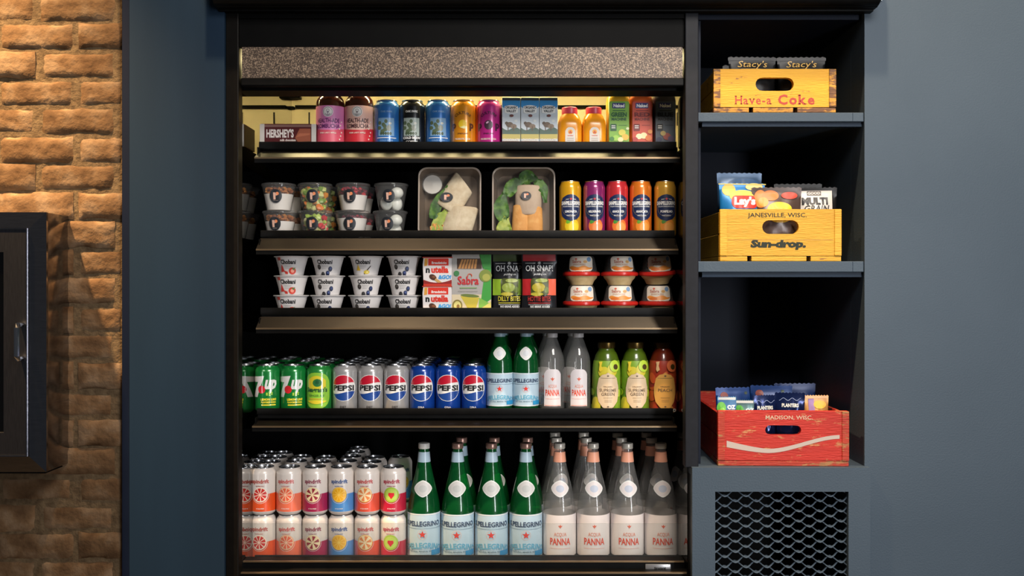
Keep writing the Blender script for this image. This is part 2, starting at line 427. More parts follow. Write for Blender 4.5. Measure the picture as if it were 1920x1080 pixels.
# ------------------------------------------------------------ cooler
XA, XB = PX(441), PX(1293)            # inner faces of the mirrored side walls
co = thing('open_display_cooler', (0, 0, 0), 'tall black open-front drinks cooler with five stocked shelves', 'cooler')
ZT = 1.96; YB = .58
MB().box(PX(424), PX(448), -.004, .03, 0, ZT, m_postl, .002).build('post', co, False)
MB().box(PX(1284), PX(1309), -.006, .03, PZ(876), ZT, m_post, .002).build('post', co, False)
MB().box(XA-.02, XA, .03, YB, .5, ZT, m_mirror).build('side_panel', co, False)
MB().box(XB, XB+.004, .03, YB, .5, ZT, m_mirror).build('side_panel', co, False)
ZS1 = 1.655
MB().box(XA, XB, YB, YB+.02, .5, ZS1, m_jet).build('back_panel', co, False)  # black colour stands in for the darkness behind the lower rows
bp = MB().box(XA, XB, YB, YB+.02, ZS1, ZT, m_backsteel).build('back_panel', co, False)
for x in (470, 500, 530, 580, 640, 700, 780, 860, 940, 1020, 1100, 1180):
    X = PX(x, YB); MB().box(X-.002, X+.002, YB-.003, YB+.001, 1.79, 1.83, m_dark).build('slot', bp, False)
for bx in ((XA+.01, PX(520, YB), YB-.02, 1.838, 1.845), (PX(495, YB), PX(566, YB), YB-.03, 1.868, 1.875), (PX(527, YB), PX(533, YB), YB-.03, 1.68, 1.90), (PX(556, YB), XB-.05, YB-.02, 1.842, 1.848)):
    MB().box(bx[0], bx[1], bx[2], YB-.001, bx[3], bx[4], m_jet).build('bracket', bp, False)
MB().box(XA, XB, .0, YB+.02, ZT-.012, ZT, m_jet).build('top_panel', co, False)
MB().box(PX(452), PX(1281), .008, .03, PZ(146, .008), PZ(88, .008), m_speck).build('header_panel', co, False)
MB().box(PX(448), PX(1284), .006, .03, PZ(88, .008), ZT-.012, m_jet).build('shaded_header_top', co, False)  # upper header coloured black to carry the shutter housing's shadow
MB().box(PX(450), PX(1284), .004, .03, PZ(161, .004), PZ(146, .004), m_black, .003).build('header_trim', co, False)
mb = MB(); za = PZ(160, .03); zb = PZ(181, .10)
mb.hexa([(XA, .03, zb), (XB, .03, zb), (XB, .10, zb), (XA, .10, zb), (XA, .03, za+.01), (XB, .03, za+.01), (XB, .10, za+.03), (XA, .10, za+.03)], m_jet)
mb.build('header_soffit', co, False)
# light strip behind the header: emitting diffuser in a black housing
ls = MB().box(XA+.03, XB-.03, .18, .215, 1.905, 1.925, m_alu).build('light_strip', co, False)
MB().box(XA+.04, XB-.04, .185, .21, 1.897, 1.905, M('#ffe9a8', .5, 0, 0, 85.0)).build('diffuser', ls, False)

YL = .13                              # shelf front edge
#          lip top/bottom, rail top/bottom (px), rail tilt, x ends
SH = [dict(z=1.661, lip=(266, 280), rail=(283, 299), xe=(486, 1268)),
      dict(z=1.4287, lip=(432, 445), rail=(447, 471), xe=(489, 1265)),
      dict(z=1.231, lip=(577, 591), rail=(594, 619), xe=(489, 1263)),
      dict(z=.979, lip=(765, 777), rail=(789, 803), xe=(482, 1262)),
      dict(z=.594, lip=(1040, 1056), rail=None, xe=(478, 1276))]
for i, s in enumerate(SH):
    x0, x1 = PX(s['xe'][0], YL), PX(s['xe'][1], YL)
    sh = MB().box(x0+.002, x1-.002, YL, YB, s['z']-.010, s['z'], m_black).build('shelf', co, False)
    MB().box(x0, x1, YL-.004, YL-.001, PZ(s['lip'][1], YL), PZ(s['lip'][0], YL), m_black, .0012).build('front_lip', sh)
    for xx in (x0, x1-.003):
        mb = MB(); P = [(YL-.02, s['z']-.006), (YB, s['z']-.006), (YB, s['z']-.07), (YL+.06, s['z']-.045), (YL-.02, s['z']-.035)]
        n = len(P); V = [(xx, y, z) for y, z in P]+[(xx+.003, y, z) for y, z in P]
        mb.add(V, [tuple(range(n)), tuple(range(2*n-1, n-1, -1))]+[(k, (k+1) % n, (k+1) % n+n, k+n) for k in range(n)], m_jet); mb.build('bracket', sh, False)
    if s['rail']:
        a, b = s['rail']; Y1, Y2 = YL-.004, YL-.030
        zt, zl = PZ(a, Y1), PZ(b-4, Y2); zu = PZ(b+6, Y2)
        rl = MB(); rl.hexa([(x0-.004, Y2, zl), (x1+.004, Y2, zl), (x1+.004, Y2+.004, zl), (x0-.004, Y2+.004, zl), (x0, Y1, zt), (x1, Y1, zt), (x1, Y1+.004, zt), (x0, Y1+.004, zt)], m_rail)
        r = rl.build('price_rail', sh, False)
        MB().box(x0-.004, x1+.004, Y2-.0015, Y2+.003, zl-.0035, zl+.0005, m_railedge).build('rail_edge', sh, False)
        MB().box(x0-.004, x1+.004, Y2, Y2+.004, zu, zl-.0035, m_black).build('rail_skirt', sh, False)
# base of the cooler
MB().box(XA, XB, .02, YB, .10, PZ(1056, .1), m_black).build('base', co, False)
MB().box(XA, XB, .055, .10, PZ(1072, .055), PZ(1053, .055), m_black, .002).build('bumper', co, False)
MB().box(XA+.004, XB-.004, .052, .056, PZ(1054.5, .052), PZ(1052, .052), m_railedge).build('edge_strip', co, False)
MB().box(XA+.004, XB-.004, .016, .022, PZ(1076, .016), PZ(1073.5, .016), m_railedge).build('edge_strip', co, False)
bd = MB().box(PX(1210, .05), PX(1258, .05), .050, .056, PZ(1073, .05), PZ(1058, .05), M('#8e8e90', .3, .6), .002).build('badge', co)
MB().art([rect(0, 0, 10, 6, m_alu), text('Structural', 35, 5, 6, m_jet, bold=.03)], lambda u, v, h: (PX(1216, .05)+u*.8, .050-h, PZ(1070, .05)+v*.8)).build('lettering', bd, False, False)
# clear acrylic guard before the bottom row
m_acr = glass_mat('clear_acrylic', '#f4f6f6', '#ffffff', .015, .02, 1.2)
gd = MB().box(PX(455, .10), PX(1278, .10), .101, .104, PZ(1054, .10), PZ(982, .10), m_acr).build('acrylic_guard', co, False)

# shutter housing across the top
hs = thing('shutter_housing', (0, 0, PZ(26)), 'long black shutter housing above the cooler and shelves', 'shutter')
P = [(-.022, 0), (-.022, .004), (-.030, .006)]
mb = MB()
pts = []
for a in range(0, 91, 15): pts.append((-.045+.0-.02*math.sin(math.radians(a)), .006+.02-.02*math.cos(math.radians(a))))
prof = [(.03, .004), (-.04, .004)]+pts+[(-.065, .16), (.03, .16)]
x0, x1 = PX(399, -.06), PX(1651, -.06); n = len(prof)
V = [(x0, y, z) for y, z in prof]+[(x1, y, z) for y, z in prof]
mb.add(V, [tuple(range(n)), tuple(range(2*n-1, n-1, -1))]+[(k, (k+1) % n, (k+1) % n+n, k+n) for k in range(n)], m_black); mb.build('casing', hs, False)
MB().box(PX(411, -.02), PX(1637, -.02), -.022, .0, 0, .006, m_black).build('bottom_flange', hs, False)
MB().box(x1-.001, x1+.006, -.062, .02, .012, .15, m_alu, .004).build('end_cap', hs)

# ------------------------------------------------------------ built-in niche shelves on the right
nu = thing('built_in_shelf_unit', (0, 0, 0), 'built-in niche with shade-darkened inside and two grey blue shelves right of cooler', 'shelf unit')
NX0, NX1, NY = PX(1309), PX(1621), .52
ZN = PZ(876)
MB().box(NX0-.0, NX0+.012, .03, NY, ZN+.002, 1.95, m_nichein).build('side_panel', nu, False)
MB().box(NX1, NX1+.014, .091, NY, ZN+.002, 1.95, m_wall).build('side_panel', nu, False)
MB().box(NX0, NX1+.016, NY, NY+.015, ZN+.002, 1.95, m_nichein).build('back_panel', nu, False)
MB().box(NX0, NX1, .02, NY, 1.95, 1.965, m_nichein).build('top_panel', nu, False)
for ya, yb in ((211, 228), (490, 510)):
    s = MB().box(NX0, NX1-.001, .002, NY, PZ(yb, .002), PZ(ya, .002), m_wall, .0015).build('shelf', nu, False)
    MB().box(NX0+.012, NX1-.002, .012, .03, PZ(yb+9.5, .012), PZ(yb, .012), m_panel).build('cleat', s, False)
    MB().box(NX1-.028, NX1-.027, .0015, .003, PZ(yb, .002)+.001, PZ(ya, .002)-.001, m_panel).build('joint_line', s, False)

vc = thing('vent_cabinet', (PX(1465, -.02), -.02, 0), 'grey blue cabinet base with expanded metal vent grille', 'cabinet')
xa, xb2 = PX(1298, -.02)-PX(1465, -.02), PX(1632, -.02)-PX(1465, -.02)
zt = PZ(877, -.02)
MB().box(xa, xb2, .02, NY+.02, zt-.02, zt, m_wall).build('top', vc, False)
ga, gb, gt, gl = PX(1341, -.02)-PX(1465, -.02), PX(1591, -.02)-PX(1465, -.02), PZ(922, -.02), PZ(1130, -.02)
MB().box(xa, ga, 0, .02, .06, zt, m_wall).build('stile', vc, False)
MB().box(gb, xb2, 0, .02, .06, zt, m_wall).build('stile', vc, False)
MB().box(ga, gb, 0, .02, gt, zt, m_wall).build('top_rail', vc, False)
MB().box(ga, gb, 0, .02, .06, gl, m_wall).build('bottom_panel', vc, False)
MB().box(xb2-.016, xb2, .02, NY, .06, zt-.02, m_wall).build('side_panel', vc, False)
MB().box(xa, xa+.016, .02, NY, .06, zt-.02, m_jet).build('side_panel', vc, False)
MB().box(ga-.03, gb+.03, .30, .31, .06, zt-.03, m_jet).build('back_panel', vc, False)
gr = MB().box(ga-.012, gb+.012, .022, .026, gt, gt+.014, m_wall).build('grille', vc, False)
dx, dz = .0505, .0238/2
def strand(ph):
    mb = MB(); V = []; n = 64; Fc = []
    for k in range(n+1):
        x = ga-.008+(gb-ga+.016)*k/n; a = 2*PI*(x-ga)/dx+ph
        c = math.cos(a); s_ = c
        z = s_*dz*.56; yy = .013+.0045*s_
        for ddx, ddz in ((-.0018, -.0016), (.0018, -.0016), (.0026, .0016), (-.0010, .0016)): V.append((x, yy+ddx, z+ddz))
    for k in range(n):
        for q in range(4): Fc.append((k*4+q, k*4+(q+1) % 4, k*4+4+(q+1) % 4, k*4+4+q))
    mb.add(V, Fc, m_wall); o = mb.build('strand', None, True); me = o.data; bpy.data.objects.remove(o); return me
sm = [strand(0), strand(PI)]
nrow = int((gt-gl)/dz)
for k in range(nrow+1):
    o = bpy.data.objects.new('strand', sm[k % 2]); C.objects.link(o); o.parent = gr; o.location = (0, 0, gt-.006-k*dz*1.02)
# ------------------------------------------------------------ goods: prototypes are built at the origin facing the viewer, then placed / copied
INK, WHT, CREAM = M('#1b1a1c'), M('#ece9e4'), M('#efe3d2')
_coat = {}
def coated(m):
    if m.name not in _coat:
        c = m.copy(); b = c.node_tree.nodes['Principled BSDF']; b.inputs['Coat Weight'].default_value = 1.0
        b.inputs['Coat IOR'].default_value = 1.55; b.inputs['Coat Roughness'].default_value = .12; _coat[m.name] = c
    return _coat[m.name]
class Kind:
    """a kind of goods: first place() moves the prototype itself, later ones copy it"""
    def __init__(s, root): s.root = root; s.used = False
    def place(s, x, y, z, label, cat, group=None, rotz=0.0):
        if not s.used:
            s.used = True; o = s.root; o.location = (x, y, z); o.rotation_euler = (0, 0, rotz); return tag(o, label, cat, group)
        return dup(s.root, (x, y, z), label, group, rotz, cat)
RC, HC = .033, .122
def can_prof(R, H, neck=.0265):
    k = R/.033
    return [(R*.72, 0), (R*.78, .0015), (R*.80, .002), (R*.97, .0075), (R, .011), (R, H-.0175), (R*.985, H-.014), (R*.90, H-.008), (neck*1.0, H-.0045), (neck, H-.002)]
def make_can(name, body, layers, R=RC, H=HC, neck=.0265, step=4.0, bodyrough=None):
    t = thing(name); p = can_prof(R, H, neck)
    MB().lathe(p, body, 36, cap0=True).build('body', t)
    l = MB().lathe([(neck, H-.002), (neck+.001, H-.0008), (neck+.0008, H), (neck-.0005, H), (neck-.0015, H-.004), (neck-.0035, H-.0045), (.004, H-.004), (.0005, H-.004)], m_alu, 32).build('lid', t)
    mb = MB(); mb.box(-.007, .007, -.004, .012, H-.0035, H-.0022, m_alu, .0005).lathe([(.003, H-.004), (.003, H-.0015), (.0005, H-.0015)], m_alu, 10)
    mb.build('pull_tab', l)
    if layers: MB().art([(v, f, coated(m)) for v, f, m in layers], on_round(p), step).build('printed_design', t, True, False)
    return Kind(t)
def metalpaint(h, rough=.28, metal=.2): return coated(M(h, rough, min(metal, .25)))

# --- cola globe
def globe(cy=65, r=34):
    def top(x): return cy+math.sqrt(max(0, (r-1.6)**2-x*x))
    def bot(x): return cy-math.sqrt(max(0, (r-1.6)**2-x*x))
    w1 = lambda x: cy+11+3.0*math.sin(x/r*2.4)
    w2 = lambda x: cy-12+3.5*math.sin(x/r*2.4)
    R_ = r-1.6
    x_hi = R_*.955; x_lo = R_*.95
    return [ell(0, cy, r, r, WHT, 40), strip(-x_hi, x_hi, lambda x: min(w1(x), top(x)), top, M('#c8102e'), 30),
            strip(-x_lo, x_lo, bot, lambda x: max(w2(x), bot(x)), M('#15418f'), 30),
            text('PEPSI', 0, cy-6.5, 12.5, INK, width=58, bold=.045)]
cola_blue = make_can('cola_can', metalpaint('#123f96'), globe()+[text('COLA', 0, 14, 4, WHT)])
cola_silver = make_can('diet_cola_can', metalpaint('#a9a7a6', .3, .55), globe()+[text('DIET', 0, 14, 5, INK)])
# --- lemon lime
seven = [(-52, 92), (-5, 96), (-9, 84), (-25, 41), (-42, 41), (-23, 80), (-50, 79)]
lem = [poly(seven, WHT), ell(-12, 61, 10, 10, M('#d2202a')), text('up', 10, 64, 30, WHT, bold=.05, shear=.2, width=30),
       merge([ell(8+7*math.sin(k*2.1), 54-k*1.3, 2.4, 1.8, INK) for k in range(7)], M('#a8d23c')),
       text('LEMON LIME', 6, 33, 5, M('#e8d936'), bold=.05, width=40), text('FLAVORED SODA', 6, 26, 4.5, M('#e8d936'), width=38, bold=.04), rect(-12, 20, 24, 23, M('#e8d936'))]
lime_can = make_can('lemon_lime_can', metalpaint('#17843a', .3, .3), lem)
ging = [rrect(-36, 12, 36, 104, 30, M('#8fc93a')), strip(-24, 24, lambda x: 60+.012*x*x, lambda x: 96-.02*x*x, M('#e3d02c')), ell(2, 78, 12, 10, M('#2f7d3e')), star(2, 80, 9, M('#1d5c33'), 8),
        text("Seagram's", 0, 55, 11, M('#24552c'), width=56, bold=.04), text('GINGER ALE', 0, 43, 5, M('#3c7a34'), width=40), strip(-26, 26, lambda x: 24+.01*x*x, lambda x: 34-.004*x*x, M('#e0cf33')), rect(-18, 36, 18, 38, M('#d9a22c'))]
ginger_can = make_can('ginger_ale_can', metalpaint('#2b8b3d', .3, .3), ging)
# --- sparkling fruit water, two-tone
def spind(col, ink, fruit):
    U = PI*33
    low = strip(-U, U, lambda x: 11.5, lambda x: 58-5*math.exp(-(x/22)**2)+1.5*math.cos(x/33*2), M(col), 60)
    return [low, ring(0, 55, 22, 22.8, WHT, 36), text('spindrift', 0, 84, 9.5, M(ink), width=44, bold=.03)]+fruit+[text('sparkling water', 0, 76, 2.4, M(ink)), text('8 CALORIES', 0, 18, 2.6, WHT)]
def slice5(r, rind, pith, flesh): return citrus(0, 55, r, M(rind), M(pith), M(flesh), 6, .42)
PAPER = M('#ded4cc', .32, .05, .4)
sp_specs = [('blood_orange', '#e2531f', '#b23a2a', citrus(0, 55, 19.5, M('#f2e4d4'), M('#f6ddc8'), M('#cf2a24'), 9), 'orange and white can with a red citrus wheel'),
            ('grapefruit', '#ef7656', '#cf4f4a', citrus(0, 55, 19.5, M('#f6b07c'), M('#f8d0b0'), M('#ee6a4a'), 9), 'coral and white can with a pink grapefruit wheel'),
            ('raspberry_lime', '#a8234f', '#8c2044', slice5(19.5, '#f0d9b0', '#f0dcae', '#9a2a38'), 'burgundy and white can with a fruit slice cross'),
            ('lemon', '#4f8fcf', '#27508f', citrus(0, 55, 19.5, M('#f2b52a'), M('#f6d060'), M('#f0b020'), 10, .06), 'blue and white can with a yellow lemon wheel'),
            ('orange_mango', '#e5573f', '#c23c3c', slice5(19.5, '#f1b64c', '#f4e0b4', '#e8874a'), 'red-orange and white can with a pale citrus wheel'),
            ('strawberry', '#c11f3e', '#b42643', [ell(0, 55, 19.5, 19.5, M('#a8c840')), ell(0, 55, 15.5, 15.5, M('#bcd65c')), poly([(-7, 60), (7, 60), (8, 54), (0, 44), (-8, 54)], M('#cf2b34'))], 'crimson and white can with green disc and strawberry')]
sp_kinds = [make_can('sparkling_water_can', PAPER, spind(c, i, f)) for _, c, i, f, _l in sp_specs]
plain_silver = None
# --- craft cans of the top row
OLV, GRY, SKYP = M('#5c6b4e'), M('#b9bfb4'), M('#8fb4d8')
def pict(bg): return [rect(-22, 28, 20, 74, bg), merge([ell(-10+9*math.sin(k*2.3), 40+k*4.2, 6-.3*k, 5, OLV) for k in range(7)], OLV), ell(6, 48, 6, 8, M('#8a8f80')), merge([ell(-14+6*k, 34, 3, 4, GRY) for k in range(5)], M('#46553c')), ell(9, 60, 4, 3, M('#d0cfc0'))]
craft_blue = make_can('craft_can', metalpaint('#2d72bd'), pict(M('#7fa6c8'))+[text('OAK PARK', 0, 88, 4.5, SKYP, width=30), rect(-26, 22, 26, 24, WHT), text('COLD BREW', 0, 14, 4, SKYP)])
craft_black = make_can('craft_can', metalpaint('#191a1c'), pict(M('#aab6ae'))+[text('OAK PARK', 0, 88, 5, WHT, width=32, bold=.04), text('COLD BREW', 0, 20, 5.5, WHT, width=46, bold=.04), text('COFFEE', 0, 11, 4.5, WHT, width=30)])
def popart(ink, fruit): return [text('CULTURE', 0, 84, 6.5, M(ink), arc=24, bold=.03), text('p', -24, 48, 17, M(ink), bold=.05), text('p', 24, 48, 17, M(ink), bold=.05)]+fruit+[text('SPARKLING', 0, 32, 3.6, M(ink)), text('PROBIOTIC SODA', 0, 18, 4, CREAM, width=40)]
pop_orange = make_can('probiotic_soda_can', metalpaint('#e8941c'), popart('#5a2c14', [ell(0, 58, 11, 11, M('#f2c81e')), poly([(-8, 50), (2, 46), (12, 47), (4, 54)], M('#f4e6a0'))]))
pop_pink = make_can('probiotic_soda_can', metalpaint('#c22a86'), popart('#3a1230', [ell(0, 56, 11, 12, M('#3c1c30')), ell(-3, 62, 4, 2.2, M('#e6b0d0'), 16, .6)])+[strip(-PI*33, -33, lambda x: 9, lambda x: 105, M('#e8452f'), 12)])
# --- slim citrus cans
def sanp(leafc, fr, fr2, name2):
    NV = M('#16264f')
    sh = [(-27, 66), (-25, 56), (-15, 47), (0, 42), (15, 47), (25, 56), (27, 66), (27, 92), (22, 102), (10, 109), (0, 111), (-10, 109), (-22, 102), (-27, 92)]
    return [poly(sh, NV), ell(3, 30, 19, 19, M(fr)), ell(7, 26, 13, 13, M(fr2)), ell(-6, 42, 8, 5, M(leafc), 16, .7), poly(sh, NV), ring(0, 77, 23, 23.6, M('#b09a5a'), 36),
            star(0, 99, 4, M('#d8303c')), rect(-13, 97.5, -6, 98.6, WHT), rect(6, 97.5, 13, 98.6, WHT), text('SANPELLEGRINO', 0, 84, 8.5, WHT, width=50, bold=.05), text('ITALIAN SPARKLING DRINKS', 0, 78, 3, WHT, width=42),
            text(name2, 0, 64, 5.5, WHT, width=min(30, 4.4*len(name2)), bold=.04), text('NATURAL', 0, 55, 3.2, WHT), rect(-14, 12, 14, 14, M(fr2))]
RS, HS = .0287, .146
slim = [('#e6a91d', sanp('#6fae2c', '#e9c41f', '#f3d92e', 'LIMONATA'), 'yellow'), ('#8e2a68', sanp('#4f8f36', '#ec7a34', '#f09050', 'MELOGRANO'), 'purple'),
        ('#cf3338', sanp('#4f8f36', '#f07a30', '#f6a24c', 'ARANCIA ROSSA'), 'red'), ('#ea7d24', sanp('#6b9a2c', '#f08a2a', '#f6a040', 'ARANCIATA'), 'orange'), ('#e8ae3e', sanp('#5f8f34', '#e88e30', '#f0a24a', 'POMPELMO'), 'golden')]
slim_k = [make_can('slim_citrus_can', metalpaint(c, .25, .3), a, RS, HS, .0245) for c, a, n in slim]

# --- bottles
m_green = glass_mat('green_glass', '#30ac54', '#148040', .27, .05, 1.5)
m_clear = glass_mat('clear_bottle', '#f2f2f0', '#cfcdca', .12, .05, 1.45)
m_cup = glass_mat('clear_cup', '#fbfbfa', '#f0eeea', .06, .06, 1.3)
def spline_prof(P, n=4):
    out = []
    for i in range(len(P)-1):
        p0 = P[max(i-1, 0)]; p1 = P[i]; p2 = P[i+1]; p3 = P[min(i+2, len(P)-1)]
        for k in range(n):
            t = k/n
            out.append(tuple(.5*(2*p1[j]+(p2[j]-p0[j])*t+(2*p0[j]-5*p1[j]+4*p2[j]-p3[j])*t*t+(3*p1[j]-p0[j]-3*p2[j]+p3[j])*t**3) for j in (0, 1)))
    out.append(P[-1]); return out
def make_bottle(name, glass, prof, band, arts, cap, cols):
    """band: (z0, z1, material) paper label all round; arts: print; cap: (r, z0, z1, material, ribs)"""
    t = thing(name); MB().lathe(prof, glass, 36, cap0=True).build('body', t)
    f = on_round(prof)
    if band:
        R = max(p[0] for p in prof)
        mb = MB().lathe([(R+.0004, band[0]), (R+.0004, band[1])], band[2], 48)
        mb.art(arts, on_cyl(R+.0005), 4.0); mb.build('label', t, True, False)
    else: MB().art(arts, f, 4.0, vstep=5.0).build('label', t, True, False)
    r, a, b, m = cap[:4]
    cp = MB().lathe([(r*.98, a), (r, a+.001), (r, b-.0015), (r*.93, b), (r*.3, b)], m, 24, cap1=True).build('cap', t)
    if cols: cols(t, f, prof)
    return Kind(t)
BLU, PALE, RED = M('#2c3f5e'), M('#b8cfdc'), M('#d8382c')
def pell_art(z0, z1, R, s=1.0):
    h = (z1-z0)*1000; b = z0*1000; w_ = R*1000
    return [rect(-w_*3.1, b+h-3*s, w_*3.1, b+h-1, WHT), rect(-w_*3.1, b+.6, w_*3.1, b+2.4*s, WHT), rect(-w_*1.5, b+h*.66, w_*1.5, b+h*.665+.5, M('#7d97aa')),
            text('S.PELLEGRINO', 0, b+h*.72, h*.105, BLU, width=w_*2.35, bold=.03), star(0, b+h*.53, h*.09, RED), ring(0, b+h*.53, h*.10, h*.108, M('#e8c0b4')),
            text('S.PELLEGRINO', 0, b+h*.22, h*.12, M('#5fa9c8'), arc=w_*3.2, cond=.85, bold=.03), text('NATURAL MINERAL WATER', 0, b+h*.13, h*.035, M('#5f7f96')), rect(w_*.55, b+h*.05, w_*1.3, b+h*.17, M('#2d8fc4'))]
def diamond(cx, cy, w_, h_, mat):
    P = []
    for k in range(40):
        a = 2*PI*k/40; c, s_ = math.cos(a), math.sin(a); r = (abs(c)**1.45+abs(s_)**1.45)**(-1/1.45); P.append((cx+w_*r*c, cy+h_*r*s_))
    return ([(cx, cy)]+P, [(0, 1+k, 1+(k+1) % 40) for k in range(40)], mat)
def flat_art(z):
    """lay a small oval on a sloping shoulder without narrowing: arc length at the local radius"""
def on_shoulder(prof):
    f = on_round(prof); R = max(p[0] for p in prof)
    def rad(z):
        for (r0, z0), (r1, z1) in zip(prof, prof[1:]):
            if z1 > z0 and z0 <= z <= z1: return r0+(r1-r0)*(z-z0)/(z1-z0)
        return R
    def g(u, v, h):
        r = rad(v); a = u/max(r, .01); return ((r+h)*math.sin(a), -(r+h)*math.cos(a), v)
    return g
def neck_medal(zc, w_, h_, c1, c2, ink, words=None):
    def fn(t, f, prof):
        L = [diamond(0, zc, w_, h_, M('#f2efe8')), diamond(0, zc, w_*.9, h_*.88, M(c2)), ell(0, zc, w_*.42, h_*.42, M(ink))]
        if words: L.append(text(words, 0, zc-1, 3, M('#8a8a8a')))
        MB().art(L, on_shoulder(prof), 3.0, .0004).build('neck_medallion', t, True, False)
    return fn
# small sparkling (green) and still (clear)
ps = spline_prof([(.030, 0), (.0335, .005), (.0335, .05), (.0335, .112)], 3)+spline_prof([(.0335, .112), (.0315, .135), (.0235, .165), (.0150, .187), (.0125, .198)], 4)[1:]
sp_small = make_bottle('sparkling_water_bottle', m_green, ps, (.018, .103, PALE), pell_art(.018, .103, .0335, .8), (.0145, .195, .209, M('#8fa9b8', .4)), neck_medal(153, 17, 17, '#fff', '#d8d8d6', '#c4c8cc'))
def panna_art(b, h, w_, arch=True):
    PK = M('#ddd5d6'); OR = M('#dc5a34'); cy = b+h*.74
    L = []
    if arch: L = [strip(-w_, w_, lambda x: b, lambda x: b+h-((abs(x)/w_)**4)*h*.14, PK)]
    fl = [ell(0, cy, 1.4, 4.2, OR), ell(-3, cy, 2.6, 1.1, OR, 14, -.7), ell(3, cy, 2.6, 1.1, OR, 14, .7), rect(-3.5, cy-2.6, 3.5, cy-1.9, OR), ell(0, cy-4, .9, 2, OR)]
    return L+[merge(fl, OR), text('ACQUA', 0, b+h*.50, h*.085, M('#e0876a'), width=w_*.95, bold=.01), text('PANNA', 0, b+h*.29, h*.155, M('#dc4c30'), width=w_*1.6, bold=.025),
              rect(-w_*.8, b+h*.20, w_*.8, b+h*.205, OR), rect(-w_*.9, b+1, w_*.9, b+3, M('#e0a090'))]
pc = spline_prof([(.029, 0), (.032, .004), (.032, .05), (.032, .125)], 3)+spline_prof([(.032, .125), (.0295, .145), (.0200, .172), (.0135, .190), (.0120, .198)], 4)[1:]
pa_small = make_bottle('still_water_bottle', m_clear, pc, None, panna_art(18, 95, 23), (.0145, .193, .208, M('#b7b4b4', .4)), None)
# large glass
def big(nm, glass, band, arts, capm, neckm, medal, c2):
    R = .042; p = spline_prof([(.037, 0), (.042, .006), (.042, .06), (.042, .128)], 3)+spline_prof([(.042, .128), (.040, .150), (.0315, .190), (.0215, .232), (.0150, .266), (.0128, .290)], 4)[1:]
    def extra(t, f, prof):
        medal(t, f, prof)
        MB().lathe([(.0172, .255), (.0148, .281)], neckm, 28).build('neck_band', t, True, False)
    return make_bottle(nm, glass, p, band, arts, (.0148, .289, .303, capm), extra)
med = neck_medal(190, 25, 21, '#fff', '#d9d6d0', '#c9c9c4')
bigart = pell_art(.016, .128, .042)
big_sp_w = big('sparkling_water_bottle', m_green, (.016, .128, PALE), bigart, M('#e6e2da', .35), M('#a9bfce', .3), med, None)
big_sp = big('sparkling_water_bottle', m_green, (.014, .126, PALE), pell_art(.014, .126, .042), M('#b08a7c', .3, .5), M('#a9bfce', .3), med, None)
big_pa = big('still_water_bottle', m_clear, (.018, .124, M('#e4dad6', .5)), panna_art(18, 106, 34, False), M('#d8d0c2', .3, .2), M('#e8a284', .4), neck_medal(190, 25, 21, '#fff', '#ece2de', '#c8cdda'), None)
# tea bottles with printed fruit
pt = spline_prof([(.033, 0), (.036, .006), (.036, .05), (.036, .105)], 3)+spline_prof([(.036, .105), (.034, .128), (.0275, .150), (.0215, .160), (.0195, .168)], 4)[1:]
def tea(bg, cols, paper, l1, l2):
    U = PI*36; L = [rect(-U, 3, U, 134, M(bg))]
    random.seed(len(l1))
    for k in range(34):
        a = random.uniform(-U, U); b = random.uniform(8, 124); L.append(ell(a, b, random.uniform(6, 15), random.uniform(9, 20), M(cols[k % len(cols)]), 18, random.uniform(-.5, .5)))
    L += [ell(17, 121, 13, 15, M(cols[1])), ell(19, 119, 6, 7, M('#4a3a14')), poly([(-22, 132), (-13, 133), (-15, 122), (-12, 112), (-18, 106), (-21, 112), (-20, 124)], M('#e8cc3a' if 'G' in l2 else '#f4c690'))]
    lab = [(0, 8), (12, 16), (22, 30), (26, 50), (26, 66), (21, 90), (13, 99), (5, 101), (0, 105), (-5, 101), (-13, 99), (-21, 90), (-26, 66), (-26, 50), (-22, 30), (-12, 16)]
    pm = M(paper); L += [([(0, 55)]+lab, [(0, 1+k, 1+(k+1) % len(lab)) for k in range(len(lab))], pm)]
    ik = M('#6a5a48')
    L += [rect(-17, 90, 17, 91, ik), ell(0, 96, 2.5, 2, ik), text('ORGANIC', 0, 67, 3.2, ik), text(l1, 0, 56, 7.5, ik, width=min(38, 6.4*len(l1)), bold=.01)]
    if l2: L += [text(l2, 0, 46, 7.5, ik, width=30, bold=.01)]
    L += [rect(-10, 40, 10, 40.7, ik), rect(-8, 34, 8, 34.6, ik), rect(-8, 30, 8, 30.6, ik), ell(0, 18, 2.2, 1.6, ik), ell(22, 8, 5, 4, WHT), ell(22, 8, 2, 2, INK)]
    return L
m_teag = glass_mat('tea_glass_green', '#8a9a30', '#5f7a1c', .6, .05, 1.45); m_teap = glass_mat('tea_glass_amber', '#9a4a20', '#8a3018', .6, .05, 1.45)
tea_g = make_bottle('iced_tea_bottle', m_teag, pt, None, tea('#7fa32a', ['#a9c02a', '#b8d23c', '#8bb62e', '#d0c238', '#5f8a2a'], '#d9bf9c', 'SUPREME', 'GREEN'), (.0225, .165, .181, M('#5e4a22', .3, .8)), None)
tea_p = make_bottle('iced_tea_bottle', m_teap, pt, None, tea('#b8402a', ['#d8562e', '#ee7a44', '#a02a30', '#e89a4c', '#8c2048'], '#f0b45c', 'PEACH', ''), (.0225, .165, .181, M('#4a2e1a', .3, .8)), None)
